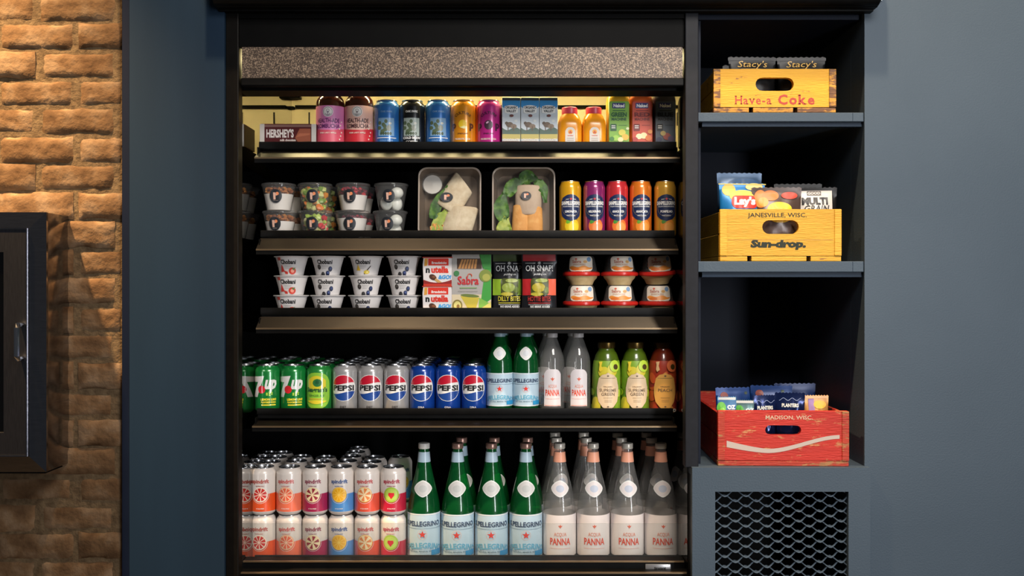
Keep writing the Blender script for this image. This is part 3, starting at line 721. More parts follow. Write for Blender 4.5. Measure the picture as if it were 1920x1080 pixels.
# kombucha
m_kb = M('#3a1810', .12, 0, .6)
pk = spline_prof([(.034, 0), (.0372, .005), (.0372, .05), (.0372, .112)], 3)+spline_prof([(.0372, .112), (.0350, .124), (.0240, .140), (.0150, .158), (.0140, .185)], 4)[1:]
def kombu(c1, c2, ink):
    U = PI*37.2; I = M(ink)
    anch = [ring(0, 93, 3.0, 3.8, I, 20, 0, 2*PI), rect(-.6, 82, .6, 91, I), rect(-3, 88, 3, 89, I), ring(0, 86.5, 5.0, 6.2, I, 16, PI*1.05, PI*1.95)]
    return [rect(-U, 4, U, 106, M(c1)), strip(-U, U, lambda x: 4, lambda x: 46-3*math.cos(x/37.2*2), M(c2), 40), ell(0, 96-6, 13.5, 13.5, WHT), ring(0, 90, 10.6, 11.6, I)]+[(v, f, m) for v, f, m in anch] + \
           [text('HEALTH-ADE', 0, 62, 10.5, I, width=60, bold=.02), text('KOMBUCHA', 0, 48, 10.5, I, width=60, bold=.02), text('PINK LADY APPLE', 0, 34, 3.6, CREAM), merge([ell(30+3*(k % 3), 20+9*k, 2, 2, WHT) for k in range(6)], CREAM)]
kb1 = make_bottle('kombucha_bottle', m_kb, pk, None, kombu('#d77fb4', '#d9566a', '#5a2460'), (.0165, .18, .198, M('#2a1c14', .4)), None)
kb2 = make_bottle('kombucha_bottle', m_kb, pk, None, kombu('#e6b6a6', '#cf2f3a', '#43242c'), (.0165, .18, .198, M('#2a1c14', .4)), None)
# orange juice bottle (squarish plastic)
def sq_prof(mb, P, mat, n=40, e=4.0):
    V = []; Fc = []
    for hx, z, sq in P:
        ee = 2+(e-2)*sq
        for k in range(n):
            a = 2*PI*k/n; c, s_ = math.cos(a), math.sin(a); r = hx*(abs(c)**ee+abs(s_)**ee)**(-1/ee); V.append((r*c, r*s_, z))
    for i in range(len(P)-1):
        for k in range(n): Fc.append((i*n+k, i*n+(k+1) % n, (i+1)*n+(k+1) % n, (i+1)*n+k))
    Fc.append(tuple(range(n))[::-1]); Fc.append(tuple((len(P)-1)*n+k for k in range(n)))
    return mb.add(V, Fc, mat)
oj = thing('juice_bottle'); mb = MB(); sq_prof(mb, [(.027, 0, 1), (.031, .006, 1), (.031, .058, 1), (.0295, .068, .9), (.024, .082, .5), (.0195, .088, 0), (.019, .090, 0)], M('#ef9a1c', .25, 0, .4)); mb.build('body', oj)
MB().lathe([(.0195, .086), (.0205, .0875), (.0205, .103), (.019, .105)], M('#e0485c', .35), 28, cap1=True).build('cap', oj)
MB().art([strip(-13, 13, lambda x: 4, lambda x: 50-((abs(x)/13)**3)*10, M('#d9d0c4')), ell(0, 38, 6, 6, M('#e8a23a')), poly([(-5, 34), (0, 42), (5, 34)], M('#c8542c')), text('natalies', 0, 27, 3.4, M('#c8543a')), rect(-9, 21, 9, 22, M('#8a7a6a')), rect(-9, 16, 9, 17, M('#8a7a6a')), rect(-9, 11, 9, 12, M('#8a7a6a'))], on_plane(-.0312)).build('label', oj, False, False)
oj = Kind(oj)
# square smoothie bottles
def naked(body, panel, ink, l1, fruit):
    t = thing('smoothie_bottle'); mb = MB(); sq_prof(mb, [(.026, 0, 1), (.0295, .004, 1), (.0295, .120, 1), (.0275, .130, .8), (.020, .142, .3), (.017, .148, 0), (.017, .152, 0)], M(body, .3, 0, .3)); mb.build('body', t)
    MB().lathe([(.0185, .149), (.019, .151), (.019, .166), (.0175, .168)], M('#e8dcc0', .4), 24, cap1=True).build('cap', t)
    mb = MB(); mb.art([rrect(-25, 6, 26, 116, 5, M(panel)), rrect(-17, 98, 16, 112, 1.5, M('#23266e')), text('Naked', 0, 101, 8, WHT, width=28, bold=.04), rect(-16, 91, 16, 93, M(ink)), text(l1, 0, 77, 10, M(ink), width=40, bold=.05), text('MACHINE', 0, 67, 6.5, M(ink), width=38, bold=.05), rrect(-22, 40, -6, 58, 2, M(ink)), rect(-19, 52, -9, 54, WHT), rect(-19, 47, -9, 49, WHT), rect(-1, 54, 20, 55, M(ink))]+[ell(x, y, r, r*.9, M(c)) for x, y, r, c in fruit], on_plane(-.0297))
    mb.build('label', t, False, False); return Kind(t)
nk_g = naked('#d8a82c', '#7cae3a', '#1f5a2c', 'GREEN', [(8, 36, 9, '#d8cc4a'), (16, 24, 9, '#e0b23c'), (-8, 22, 8, '#9cc84a'), (4, 18, 7, '#e8dca0'), (-18, 20, 6, '#3d7a30'), (22, 46, 4, '#dfe8b0')])
nk_r = naked('#d8642c', '#c8482c', '#7a1a16', 'RED', [(4, 28, 9, '#e8d8a0'), (-8, 26, 8, '#f0dcae'), (16, 22, 8, '#d8702c'), (20, 38, 6, '#e08a3c'), (-18, 18, 7, '#b02c24')])
nk_b = naked('#3a3440', '#4a5460', '#16181e', 'BLUE', [(4, 26, 10, '#a04a3c'), (-6, 34, 7, '#b8a05a'), (14, 20, 8, '#5a4a6a'), (-16, 18, 7, '#2c3050')])
# chocolate milk cartons
ck = thing('milk_carton'); mb = MB(); mb.box(-.0235, .0235, -.019, .019, 0, .126, M('#c9d2d8', .3), .0015).build('body', ck, False)
mb = MB(); mb.box(-.0225, .0225, -.012, .012, .126, .129, M('#f2eee0', .35), .001).build('top_fold', ck, False)
mb = MB(); pl = on_plane(-.0192)
mb.art([rect(-23, 1, 23, 125, M('#c4ccd2')), strip(-23, 23, lambda x: 92+.02*x*x, lambda x: 125, M('#2a86c4')), rect(-23, 118, 23, 125, M('#2a3440')), rect(-23, 1, 23, 14, M('#5e2418')), rect(-23, 20, 23, 34, M('#b8a85a')), strip(-23, 23, lambda x: 32, lambda x: 46+4*math.sin(x*.16), M('#4a6054')),
        ell(-4, 56, 9, 7, M('#6a5848')), ell(6, 52, 8, 6, M('#84705c')), ell(-12, 60, 4, 4, M('#5a4a3c')), rect(-9, 40, -7, 54, M('#5a4a3c')), rect(5, 40, 7, 52, M('#5a4a3c')), ell(12, 66, 4, 3, M('#d8dcd8')),
        strip(-17, 17, lambda x: 84+.01*x*x, lambda x: 106-.012*x*x, M('#e6e6e2')), text('ORGANIC', 0, 97, 6, INK, width=30, bold=.04), text('VALLEY', 0, 88, 6, INK, width=26, bold=.04), ell(1, 79, 5, 3.4, M('#6a3a30')), text('CHOCOLATE', 0, 14, 6, CREAM, width=40, bold=.03), text('LOWFAT MILK', 0, 4, 4, CREAM, width=34)], pl)
mb.build('printed_panel', ck, False, False)
ck = Kind(ck)
# chocolate bar carton
hb = thing('chocolate_box'); MB().box(-.0725, .0725, 0, .10, 0, .0585, M('#4a1518', .35), .001).build('box', hb, False)
MB().art([rect(-72, 1, -60, 58, M('#b9b4ae')), rect(60, 1, 72, 58, M('#b9b4ae')), rect(-60, 50, 60, 56, M('#7a5a54')), poly([(18, 22), (30, 46), (58, 46), (58, 14), (26, 12)], M('#8a4a34')), poly([(20, 24), (30, 34), (56, 34), (56, 30)], M('#a05c42')), text("HERSHEY'S", -20, 24, 19, M('#cfc8c4'), width=70, bold=.04), text('milk chocolate', 0, 14, 5.5, M('#e6dcd4'), width=40)], on_plane(-.0003)).build('printed_panel', hb, False, False)
hb = Kind(hb)

# --- deli cups
def sticker(cx, cz, r=17.5):
    return [ell(cx, cz, r, r, M('#24272c')), rect(cx-r*.38, cz-r*.5, cx-r*.02, cz+r*.52, M('#e6b7a0')), ell(cx+r*.26, cz+r*.36, r*.24, r*.24, M('#e88a5a')), poly([(cx+r*.02, cz+r*.05), (cx+r*.02, cz+r*.52), (cx+r*.2, cz+r*.1)], M('#e6b7a0')), rect(cx-r*.4, cz-r*.68, cx+r*.4, cz-r*.62, M('#9a8a80'))]
CP = [(.0300, 0), (.0315, .002), (.0425, .064)]
def deli(name, fill):
    t = thing(name)
    MB().lathe(CP, m_cup, 32, cap0=True).build('cup', t)
    mb = MB().lathe([(.0425, .0635), (.0450, .064), (.0455, .0665), (.0440, .070), (.0425, .0708), (.0005, .0705)], m_cup, 32); mb.build('lid', t)
    fill(t)
    MB().art(sticker(-3, 36), on_round(CP), 3.5, .0012).build('sticker', t, True, False)
    return Kind(t)
m_yog = M('#e9e2da', .5)
def fill_parfait(top, n, hgt, cols, seed):
    def f(t):
        y = MB().lathe([(.0290, .002), (.0302+.0105*hgt/.064, hgt), (.0005, hgt+.001)], m_yog, 28, cap0=True).build('yogurt', t)
        random.seed(seed); mb = MB()
        for k in range(n):
            a = random.uniform(0, 2*PI); z = random.uniform(hgt+.002, .058); r = (.030+.0105*z/.064-.007)*math.sqrt(random.uniform(.35, 1)); q = random.uniform(.004, .0065)
            mb.blob((r*math.cos(a), r*math.sin(a), z), (q, q, q*.8), M(random.choice(cols), .6), 1, .5, k)
        mb.build(top, t); t.children[-1]['kind'] = 'stuff'
    return f
def fill_fruit(cols, seed):
    def f(t):
        random.seed(seed); mb = MB()
        for k in range(70):
            a = random.uniform(0, 2*PI); z = random.uniform(.006, .058); r = (.030+.0105*z/.064-.008)*math.sqrt(random.uniform(.3, 1)); q = random.uniform(.006, .0095)
            mb.blob((r*math.cos(a), r*math.sin(a), z), (q, q*.8, q), M(random.choice(cols), .35), 1, .6, k)
        mb.build('fruit_pieces', t); t.children[-1]['kind'] = 'stuff'
    return f
def fill_egg(t):
    for c, r in (((-.012, -.004, .021), (.0155, .0155, .0195)), ((.016, -.008, .047), (.0165, .0165, .0150)), ((.013, .012, .02), (.015, .015, .019))):
        MB().blob(c, r, M('#e4e4da', .35), 3).build('egg', t)
GRAN = ['#a5622c', '#8a4a20', '#c08040', '#6e3a1a', '#b87434']
cup_gr = deli('granola_parfait_cup', fill_parfait('granola', 75, .043, GRAN, 3))
cup_fr1 = deli('fruit_salad_cup', fill_fruit(['#c8d27a', '#9fb848', '#e8902c', '#e07a2a', '#d8d890', '#7a9a3a'], 5))
cup_fr2 = deli('fruit_salad_cup', fill_fruit(['#c8d27a', '#b7cc58', '#cf2f38', '#e6e2a8', '#9fb848'], 6))
cup_be = deli('berry_parfait_cup', fill_parfait('berries', 60, .040, ['#b02034', '#8c1830', '#cf3a44', '#6a1026'], 8))
cup_jm = deli('berry_parfait_cup', fill_parfait('berries', 24, .051, ['#6a2038', '#8c1830', '#4a1a2a'], 9))
cup_eg = deli('boiled_egg_cup', fill_egg)

# --- wrap trays, standing on edge
m_tray = glass_mat('clear_tray', '#f2ece6', '#a8927e', .50, .08, 1.4)
m_film = glass_mat('clear_film', '#fcfcfa', '#ffffff', .012, .03, 1.3)
def rr_loop(w_, h_, r, n=6):
    P = []
    for cx, cz, a in ((w_/2-r, r, -PI/2), (w_/2-r, h_-r, 0), (-w_/2+r, h_-r, PI/2), (-w_/2+r, r, PI)):
        for k in range(n+1): P.append((cx+r*math.cos(a+PI/2*k/n), cz+r*math.sin(a+PI/2*k/n)))
    return P
def tray_mesh(t, W, H):
    mb = MB(); L1 = rr_loop(W, H, .022); L0 = [(x*.97, H/2+(z-H/2)*.97) for x, z in L1]; L2 = [(x*.84, H/2+(z-H/2)*.86) for x, z in L1]; n = len(L1)
    rings = [[(x, -.0035, z) for x, z in L1], [(x, .0, z) for x, z in L1], [(x, .001, z) for x, z in L0], [(x, .045, z) for x, z in L2]]
    V = sum(rings, []); Fc = []
    for i in range(3):
        for k in range(n): Fc.append((i*n+k, i*n+(k+1) % n, (i+1)*n+(k+1) % n, (i+1)*n+k))
    Fc.append(tuple(3*n+k for k in range(n)))
    mb.add(V, Fc, m_tray); mb.build('tray', t)
    mb = MB(); L3 = [(x*.955, H/2+(z-H/2)*.96) for x, z in L1]
    mb.add([(x, -.004, z) for x, z in L3], [tuple(range(n))], m_film); mb.build('clear_lid', t, False)
    mb = MB(); V = [(x, -.006, z) for x, z in L1]+[(x*.955, -.006, H/2+(z-H/2)*.96) for x, z in L1]+[(x, -.0025, z) for x, z in L1]
    mb.add(V, [(k, (k+1) % n, n+(k+1) % n, n+k) for k in range(n)]+[(k, 2*n+k, 2*n+(k+1) % n, (k+1) % n) for k in range(n)], glass_mat('tray_rim', '#f0e8e0', '#dccab8', .5, .1, 1.4)); mb.build('rim', t)
m_tort = noise_mat('tortilla', '#cbb596', '#dccbae', scale=60, rough=.7, c3='#d3c0a2', bump=.15, bscale=90)
m_tort2 = noise_mat('orange_tortilla', '#d8954a', '#e3a860', scale=60, rough=.7, c3='#dd9c52', bump=.15, bscale=90)
m_paper = noise_mat('wrap_paper', '#b39a84', '#c4ad96', scale=20, rough=.7, bump=.2, bscale=40)
m_leafm = noise_mat('lettuce', '#24480e', '#5a8226', scale=60, rough=.5, c3='#386416')
m_leafy = noise_mat('pale_lettuce', '#8aa038', '#b6bc58', scale=80, rough=.5)
def wrap_roll(t, name, base, tip, r, mat, flat=.75, cut=.0):
    mb = MB(); b = Vector(base); q = Vector(tip); d = (q-b).normalized(); s_ = d.cross(Vector((0, 1, 0))).normalized(); y = Vector((0, 1, 0)); n = 20; L_ = (q-b).length
    V = []; prof = [(.0, .86), (.03, .97), (.12, 1), (.5, 1.02), (.88, 1), (.97, .97), (1, .86)]
    for u, k in prof:
        for j in range(n):
            a = 2*PI*j/n; o = s_*(r*k*math.cos(a))+y*(r*flat*k*math.sin(a)); V.append(b+d*(u*L_+cut*math.cos(a)*r*u)+o)
    Fc = [(i*n+j, i*n+(j+1) % n, (i+1)*n+(j+1) % n, (i+1)*n+j) for i in range(len(prof)-1) for j in range(n)]+[tuple(range(n))[::-1], tuple((len(prof)-1)*n+j for j in range(n))]
    mb.add(V, Fc, mat); mb.sharp = 60; return mb.build(name, t)
def leaf(t, pts, wd, mat, seed):
    """ruffled leaf along a path"""
    mb = MB(); V = []; n = len(pts); m = 6
    for i, p in enumerate(pts):
        u = i/(n-1); ww = wd*(.35+math.sin(PI*min(.95, u+.12)))
        d = (Vector(pts[min(i+1, n-1)])-Vector(pts[max(i-1, 0)])).normalized(); s_ = d.cross(Vector((0, 1, 0))).normalized()
        for j in range(m+1):
            v = j/m*2-1; o = Vector(p)+s_*(ww*v*.5); o.y += .004*math.sin(7*u*PI+3*v+seed)*abs(v)+.003*noise.noise(Vector((u*5, v*3, seed))); V.append(o)
    Fc = [(i*(m+1)+j, i*(m+1)+j+1, (i+1)*(m+1)+j+1, (i+1)*(m+1)+j) for i in range(n-1) for j in range(m)]
    nn = len(V); V2 = [v+Vector((0, .0012, 0)) for v in V]; mb.add(V+V2, Fc+[tuple(nn+k for k in f[::-1]) for f in Fc], mat); mb.build('lettuce_leaf', t)
def path(*P, n=9):
    out = spline_prof([(p[0], p[1]) for p in P], max(2, n//(len(P)-1))); return out
TW, TH = .162, .182
ta = thing('wrap_tray'); tray_mesh(ta, TW, TH)
wrap_roll(ta, 'wrap_half', (-.012, .017, .075), (.036, .017, .148), .034, m_tort, .55, .3)
wrap_roll(ta, 'wrap_half', (.012, .016, .008), (.034, .016, .082), .040, m_tort, .5, -.2)
for k, (P, wd, m) in enumerate(((((-.045, .05), (-.030, .095), (-.004, .135)), .022, m_leafm), (((-.040, .012), (-.022, .050), (-.008, .072)), .026, m_leafy), (((-.050, .018), (-.03, .02), (-.012, .028)), .03, m_tort2))):
    leaf(ta, [(x, .006, z) for x, z in path(*P)], wd, m, k)
sc = MB().lathe([(.020, 0), (.0265, .026), (.028, .027), (.028, .029)], m_cup, 24).build('sauce_cup', ta); sc.location = (-.046, .038, .142); sc.rotation_euler = (PI/2, 0, 0)
sd = MB().lathe([(.019, .001), (.0245, .020), (.0005, .022)], M('#c9c3bc', .4), 24, cap0=True).build('sauce', sc)
MB().art(sticker(0, 0, 15), lambda u, v, h: (-.008+u*1.1, -.0045-h, .104+v*.85)).build('sticker', ta, False, False)
tb = thing('wrap_tray'); tray_mesh(tb, TW, TH)
wrap_roll(tb, 'wrap_half', (.012, .016, .060), (.012, .016, .138), .034, m_paper, .5)
wrap_roll(tb, 'wrap_half', (-.008, .016, .006), (-.004, .016, .086), .024, m_tort2, .6)
wrap_roll(tb, 'wrap_half', (.026, .016, .006), (.024, .016, .088), .024, m_tort2, .6, .3)
for k, (P, wd, m) in enumerate(((((-.052, .045), (-.058, .085), (-.048, .118)), .030, m_leafm), (((-.050, .008), (-.050, .030), (-.044, .056)), .030, m_leafy), (((-.044, .110), (-.025, .140), (.008, .152)), .026, m_leafm), (((-.004, .146), (.012, .160), (.034, .152)), .030, m_leafm), (((.030, .150), (.050, .130), (.056, .092)), .020, m_leafm))):
    leaf(tb, [(x, .008, z) for x, z in path(*P)], wd, m, k+5)
MB().art(sticker(0, 0, 15), lambda u, v, h: (.006+u*.9, -.0045-h, .108+v*.75)).build('sticker', tb, False, False)

# --- yogurt cups
YP = [(.0290, 0), (.0305, .002), (.0340, .020), (.0415, .047)]
def yog(fruit):
    t = thing('yogurt_cup'); mb = MB().lathe(YP, M('#ded9d6', .4), 32, cap0=True); mb.build('cup', t)
    MB().lathe([(.0415, .046), (.0455, .0475), (.0462, .0490), (.0440, .0502), (.0005, .0506)], M('#e2dedc', .35, .1), 32).build('foil_lid', t)
    MB().art([text('Chobani', 0, 29, 10.5, INK, width=44, bold=.04), rect(-11, 24, 11, 24.8, M('#9a9896')), rect(-9, 20.5, 9, 21.2, M('#9a9896')), rect(-9, 17, 5, 17.7, M('#9a9896'))]+fruit, on_round(YP), 3.5, .0006).build('printed_design', t, True, False)
    return Kind(t)
def berry(x, y, c='#1c2440', c2='#3c4a7a'): return [ell(x, y, 6, 6.6, M(c)), ell(x+1, y+1.5, 3, 3.4, M(c2))]
yg_st = yog([poly([(-27, 8), (-20, 28), (-12, 9)], M('#c8382f')), poly([(-10, 3), (-14, 12), (-2, 9), (-1, 3)], M('#c03a30')), ell(13, 11, 11, 9, M('#d2402f')), ell(13, 11, 5.5, 4.6, M('#f0a08a')), poly([(10, 17), (22, 20), (18, 12)], M('#5c7a34')), rect(-30, 38, -20, 46, M('#b8453a'))])
yg_bl = yog(berry(-18, 21, '#34302e', '#5a5450')+berry(17, 16)+berry(9, 5, '#222c50', '#46568a')+berry(-6, 2, '#2a2628', '#444444'))
yg_va = yog([poly([(-22, 12), (-14, 28), (-8, 12)], M('#e0b838')), poly([(2, 4), (24, 25), (25, 23), (6, 2)], M('#3a2a1c')), ell(12, 8, 9, 5, M('#d8bc3c')), ell(14, 8, 4, 2, M('#f0e08a'))])
# --- hazelnut spread snack
nt_ = thing('spread_snack_pack'); mb = MB(); mb.prism([(-.036, 0), (.036, 0), (.038, .055), (.036, .071), (-.036, .071), (-.038, .055)], 0, .045, M('#d8d0cc', .3)); mb.build('tub', nt_, False)
MB().prism([(-.0385, .0715), (.0385, .0715), (.0385, .074), (-.0385, .074)], -.002, .047, M('#b8402e', .35)).build('lid', nt_, False)
BR = M('#4a2a18')
MB().art([rect(-36, 0, 36, 71, M('#e0d9d6')), rect(-24, 52, 28, 70, M('#d8321f')), text('Breadsticks', 4, 56, 6, WHT, width=38, bold=.03), poly([(-34, 50), (-26, 52), (-25, 70), (-33, 70)], M('#d89a3c')), text('n', -25, 34, 15, INK, cond=1.0, bold=.05), text('utella', 6, 34, 15, M('#d4301f'), width=44, bold=.05), ell(-12, 22, 10, 7, BR, 20, -.5), ell(-9, 23, 5, 3, M('#7a4a2c')), poly([(-4, 20), (18, 4), (10, 2), (-8, 14)], M('#c89a5a')), text('&GO!', 18, 18, 9, M('#3f9ad8'), bold=.05, shear=.15), strip(-36, 36, lambda x: 0, lambda x: 8+.006*x*x, M('#8c1f1a')), rect(-36, 0, 36, 5, M('#c8321f'))], on_plane(-.0003)).build('printed_panel', nt_, False, False)
nt_ = Kind(nt_)
# --- guacamole box
gb_ = thing('guacamole_box'); MB().box(-.050, .050, 0, .045, 0, .156, M('#a8a49c', .4), .001).build('box', gb_, False)
MB().art([rect(-50, 0, 50, 156, M('#a9a49e')), rect(-50, 0, 50, 52, M('#d8c7a4')), poly([(20, 156), (50, 156), (50, 40), (22, 20), (30, 80), (36, 110)], M('#3f9a3c')), poly([(-28, 48), (20, 44), (8, 6), (-2, 4)], M('#c8b43e')), poly([(20, 44), (46, 30), (18, 14)], M('#84b84a')), poly([(0, 0), (50, 34), (50, 0)], M('#d8cc6a')), ell(-4, 49, 24, 4, M('#6a7a3a'), 20, -.08), ell(-36, 24, 13, 15, M('#8a7a3a')), ell(-36, 24, 9, 11, M('#d8cc7c')), ell(-34, 22, 4, 5, M('#8a6a34')), ell(28, 2, 12, 5, M('#c88a4a')),
          ell(36, 100, 16, 16, M('#7c8a3c')), ell(38, 96, 10, 9, M('#a9a850')), rect(-36, 118, 26, 144, M('#4a3426')), merge([poly([(-34+8*k, 118), (-28+8*k, 118), (-20+7*k, 142), (-25+7*k, 142)], M('#b8824a')) for k in range(6)], M('#b8824a')), poly([(20, 156), (30, 118), (50, 118), (50, 156)], M('#3a8a3a')), ell(-38, 106, 7, 7, M('#3d7a48')), ring(-4, 100, 4, 6, M('#c85a3a'), 20, -.5, PI+.5), text('Sabra', -8, 78, 20, M('#c0282e'), width=54, bold=.02), rect(-30, 68, 14, 70, M('#7aa05a')), rect(-34, 60, 16, 61, M('#8a867e'))], on_plane(-.0003)).build('printed_panel', gb_, False, False)
gb_ = Kind(gb_)
# --- pouches
def pillow(w_, h_, t_, seed, seal=.010, bot=.0, wr=.0016):
    def half(u, v):
        vv = min(1, max(0, (v-bot)/(1-bot-seal/h_)))
        k = (max(0, 1-abs(u)**2.6))*(math.sin(PI*min(.98, vv*.90+.10)) if bot == 0 else math.sin(PI*vv)**.5)
        n = noise.noise(Vector((u*2.4+seed, v*5, seed)))*wr*1.6+noise.noise(Vector((u*6, v*11+seed, 2)))*wr
        return t_/2*max(k, .02)+(n if 0 < vv < 1 else 0)*min(1, k*2)
    def wid(v): return w_/2*(1-.05*math.sin(PI*v))
    def mp(u, v, h):
        vv = v/h_; ww = wid(vv); uu = max(-1, min(1, u/ww)); return (u, -half(uu, vv)-h, v)
    return half, wid, mp
def pouch(name, w_, h_, t_, mat, layers, seed, sealm=None, bot=.0, wr=.0016, part='pouch'):
    t = thing(name); half, wid, mp = pillow(w_, h_, t_, seed, bot=bot, wr=wr); mb = MB(); nx, nz = 18, 26; V = []; Fc = []
    for side in (-1, 1):
        for j in range(nz+1):
            v = j/nz
            for i in range(nx+1):
                u = i/nx*2-1; y = half(u, v); zz = v*h_+(.0012*((i % 2)*2-1) if j == nz else 0); V.append((u*wid(v), side*(y if abs(u) < 1 else .0005), zz))
    n = (nx+1)*(nz+1)
    for s_ in range(2):
        for j in range(nz):
            for i in range(nx): a = s_*n+j*(nx+1)+i; Fc.append((a, a+1, a+nx+2, a+nx+1))
    rim = [i for i in range(nx+1)]+[j*(nx+1)+nx for j in range(1, nz+1)]+[nz*(nx+1)+i for i in range(nx-1, -1, -1)]+[j*(nx+1) for j in range(nz-1, 0, -1)]
    for k in range(len(rim)): a, b = rim[k], rim[(k+1) % len(rim)]; Fc.append((a, b, n+b, n+a))
    mb.add(V, Fc, mat); mb.sharp = 80; mb.build(part, t)
    if layers: 
        L2 = []
        for (vv, ff, m) in layers: L2.append((vv, ff, m))
        pr = MB(); 
        for i, (vv, ff, m) in enumerate(L2):
            bm = bmesh.new(); bv = [bm.verts.new((x, y, 0)) for x, y in vv]
            for f in ff:
                try: bm.faces.new([bv[k] for k in f])
                except ValueError: pass
            for ax, no in ((0, (1, 0, 0)), (1, (0, 1, 0))):
                lo = min(p[ax] for p in vv); hi = max(p[ax] for p in vv); st = 4.0; k = math.ceil(lo/st)
                while k*st < hi:
                    co_ = (k*st, 0, 0) if ax == 0 else (0, k*st, 0)
                    bmesh.ops.bisect_plane(bm, geom=bm.verts[:]+bm.edges[:]+bm.faces[:], plane_co=co_, plane_no=no); k += 1
            bm.verts.index_update()
            pr.add([mp(v.co.x*.001, v.co.y*.001, .0010+.00022*i) for v in bm.verts], [[v.index for v in f.verts] for f in bm.faces], m); bm.free()
        pr.build('printed_design', t, True, False)
    return Kind(t)
FOIL = M('#26272b', .3, .4)
def snap(top, a, b, ink, title):
    return [rect(-42, 138, 42, 156, M(top)), rect(-43, 50, -20, 92, M(a)), rect(20, 50, 43, 92, M(b)), rrect(-22, 50, 24, 94, 8, M('#4c5224')), ell(-2, 70, 17, 12, M('#b9a834' if top[1] == '9' else '#9aa84c')), ell(6, 88, 16, 5, M('#a4ae5a')), ell(-6, 53, 16, 5, M('#c0b23c')), ell(18, 64, 6, 8, M('#6a7a34')),
            text('OH SNAP!', 0, 112, 15, M('#d8d8d6'), width=70, cond=.7, bold=.01), text('pickling co.', 2, 102, 5, M('#c8c8c6'), shear=.3, width=32), rect(-36, 132, -10, 132.8, WHT), rect(10, 132, 36, 132.8, WHT), star(0, 133, 6, M('#a8a8a6'), 7),
            text(title, 0, 35, 12, M(ink), width=58, bold=.02), rect(-28, 29, 28, 31, M(ink)), rect(-28, 25, 28, 26, WHT), text('NO BRINE ADDED', 2, 18, 5, WHT, width=50, bold=.05), rect(-28, 13.5, 28, 15, WHT), rect(-20, 9, 24, 10.5, WHT)]
sn1 = pouch('pickle_pouch', .088, .158, .030, FOIL, snap('#3c4a24', '#8cae2c', '#7a9a34', '#cfc03a', 'DILLY BITES'), 3)
sn2 = pouch('pickle_pouch', .092, .160, .030, FOIL, snap('#97262a', '#b8262a', '#e8684c', '#c03a34', 'HOTTIE BITES'), 5)
# --- hummus cups with clear domes
def hum(lab, tint):
    t = thing('hummus_cup')
    MB().lathe([(.0285, 0), (.030, .003), (.0335, .011), (.0400, .018), (.0420, .023), (.0405, .0285)], noise_mat('hummus', '#c0a674', '#cdb485', scale=60, rough=.55), 36, cap0=True).build('bowl', t)
    MB().lathe([(.0405, .0240), (.0470, .0235), (.0490, .0265), (.0484, .0325), (.0445, .0345), (.0405, .0338)], M('#c4281f', .25), 40).build('rim', t)
    MB().lathe([(.0430, .0335), (.0400, .045), (.0345, .070), (.0320, .0745), (.0285, .0760), (.0005, .0760)], m_cup, 36).build('dome', t)
    random.seed(4); mb = MB()
    for k in range(16):
        a = random.uniform(0, 2*PI); r = .022; z = random.uniform(.036, .044); mb.tube([(r*math.cos(a), r*math.sin(a), z), (r*math.cos(a+1.5), r*math.sin(a+1.5), z+.01)], .004, M('#c8803a', .6), 6)
    mb.build('pretzels', t); t.children[-1]['kind'] = 'stuff'
    DP = [(.0435, .030), (.0430, .0335), (.0400, .045), (.0345, .070), (.032, .0745)]
    MB().art([rrect(-33, 35.5, 33, 74, 10, M(lab)), strip(-31, 31, lambda x: 37+.006*x*x, lambda x: 48-.002*x*x+2*math.sin(x*.2), M('#e8923c')), ell(-15, 41, 11, 4, M('#d8702a')), text('Sabra', -11, 57, 7, M('#b8705a'), width=24, bold=.03), text('SNACKERS', -4, 51, 3.4, M('#c89a7a'), width=32), ell(21, 66, 6, 6, M('#7fa0c4')), ell(11, 60, 5, 3.6, M('#d8a868')), ell(-12, 67, 3, 2.4, M('#d8705a'))], on_shoulder(DP), 3.0, .0007).build('label', t, True, False)
    return Kind(t)
hm = hum('#e8dccb', 0)
# ------------------------------------------------------------ stocking the cooler
YF = .145                             # goods stand just behind the lip
def row(kind, px, r, z, label, cat, group=None, back=0.0, rotz=0.0):
    y = YF+r+back; return kind.place(PX(px, YF+r), y, z, label, cat, group, rotz)
Z1, Z2, Z3, Z4, Z5 = [s['z']+.0003 for s in SH]
rz = lambda a=.06: random.uniform(-a, a)
# top row
hb.place(PX(540, YF), YF, Z1, 'maroon chocolate bar carton with silver lettering on the top shelf', 'box')
row(kb1, 620, .0372, Z1, 'brown kombucha bottle with pink and purple label beside the chocolate carton', 'bottle', 'kombucha bottles')
row(kb2, 674, .0372, Z1, 'brown kombucha bottle with peach and red label next to a blue can', 'bottle', 'kombucha bottles')
row(craft_blue, 725.5, RC, Z1, 'blue craft drink can between kombucha and the black can', 'can', 'craft cans on the top shelf', rotz=.1)
row(craft_black, 773.3, RC, Z1, 'black craft drink can between two blue cans', 'can', 'craft cans on the top shelf', rotz=.05)
row(craft_blue, 821.1, RC, Z1, 'blue craft drink can between the black can and orange can', 'can', 'craft cans on the top shelf', rotz=.12)
row(pop_orange, 868.9, RC, Z1, 'orange soda can lettered with two large letters p', 'can', 'soda cans on the top shelf')
row(pop_pink, 916.7, RC, Z1, 'magenta and red soda can beside the milk cartons', 'can', 'soda cans on the top shelf')
for k, (px, d) in enumerate(((958, 'beside the magenta can'), (993, 'in the middle of three cartons'), (1028, 'beside the orange juice bottles'))):
    ck.place(PX(px, YF+.02), YF+.02, Z1, 'small blue and white chocolate milk carton '+d, 'carton', 'milk cartons on the top shelf', rz(.05))
oj.place(PX(1068, YF+.031), YF+.031, Z1, 'orange juice bottle with pink cap beside the milk cartons', 'bottle', 'orange juice bottles')
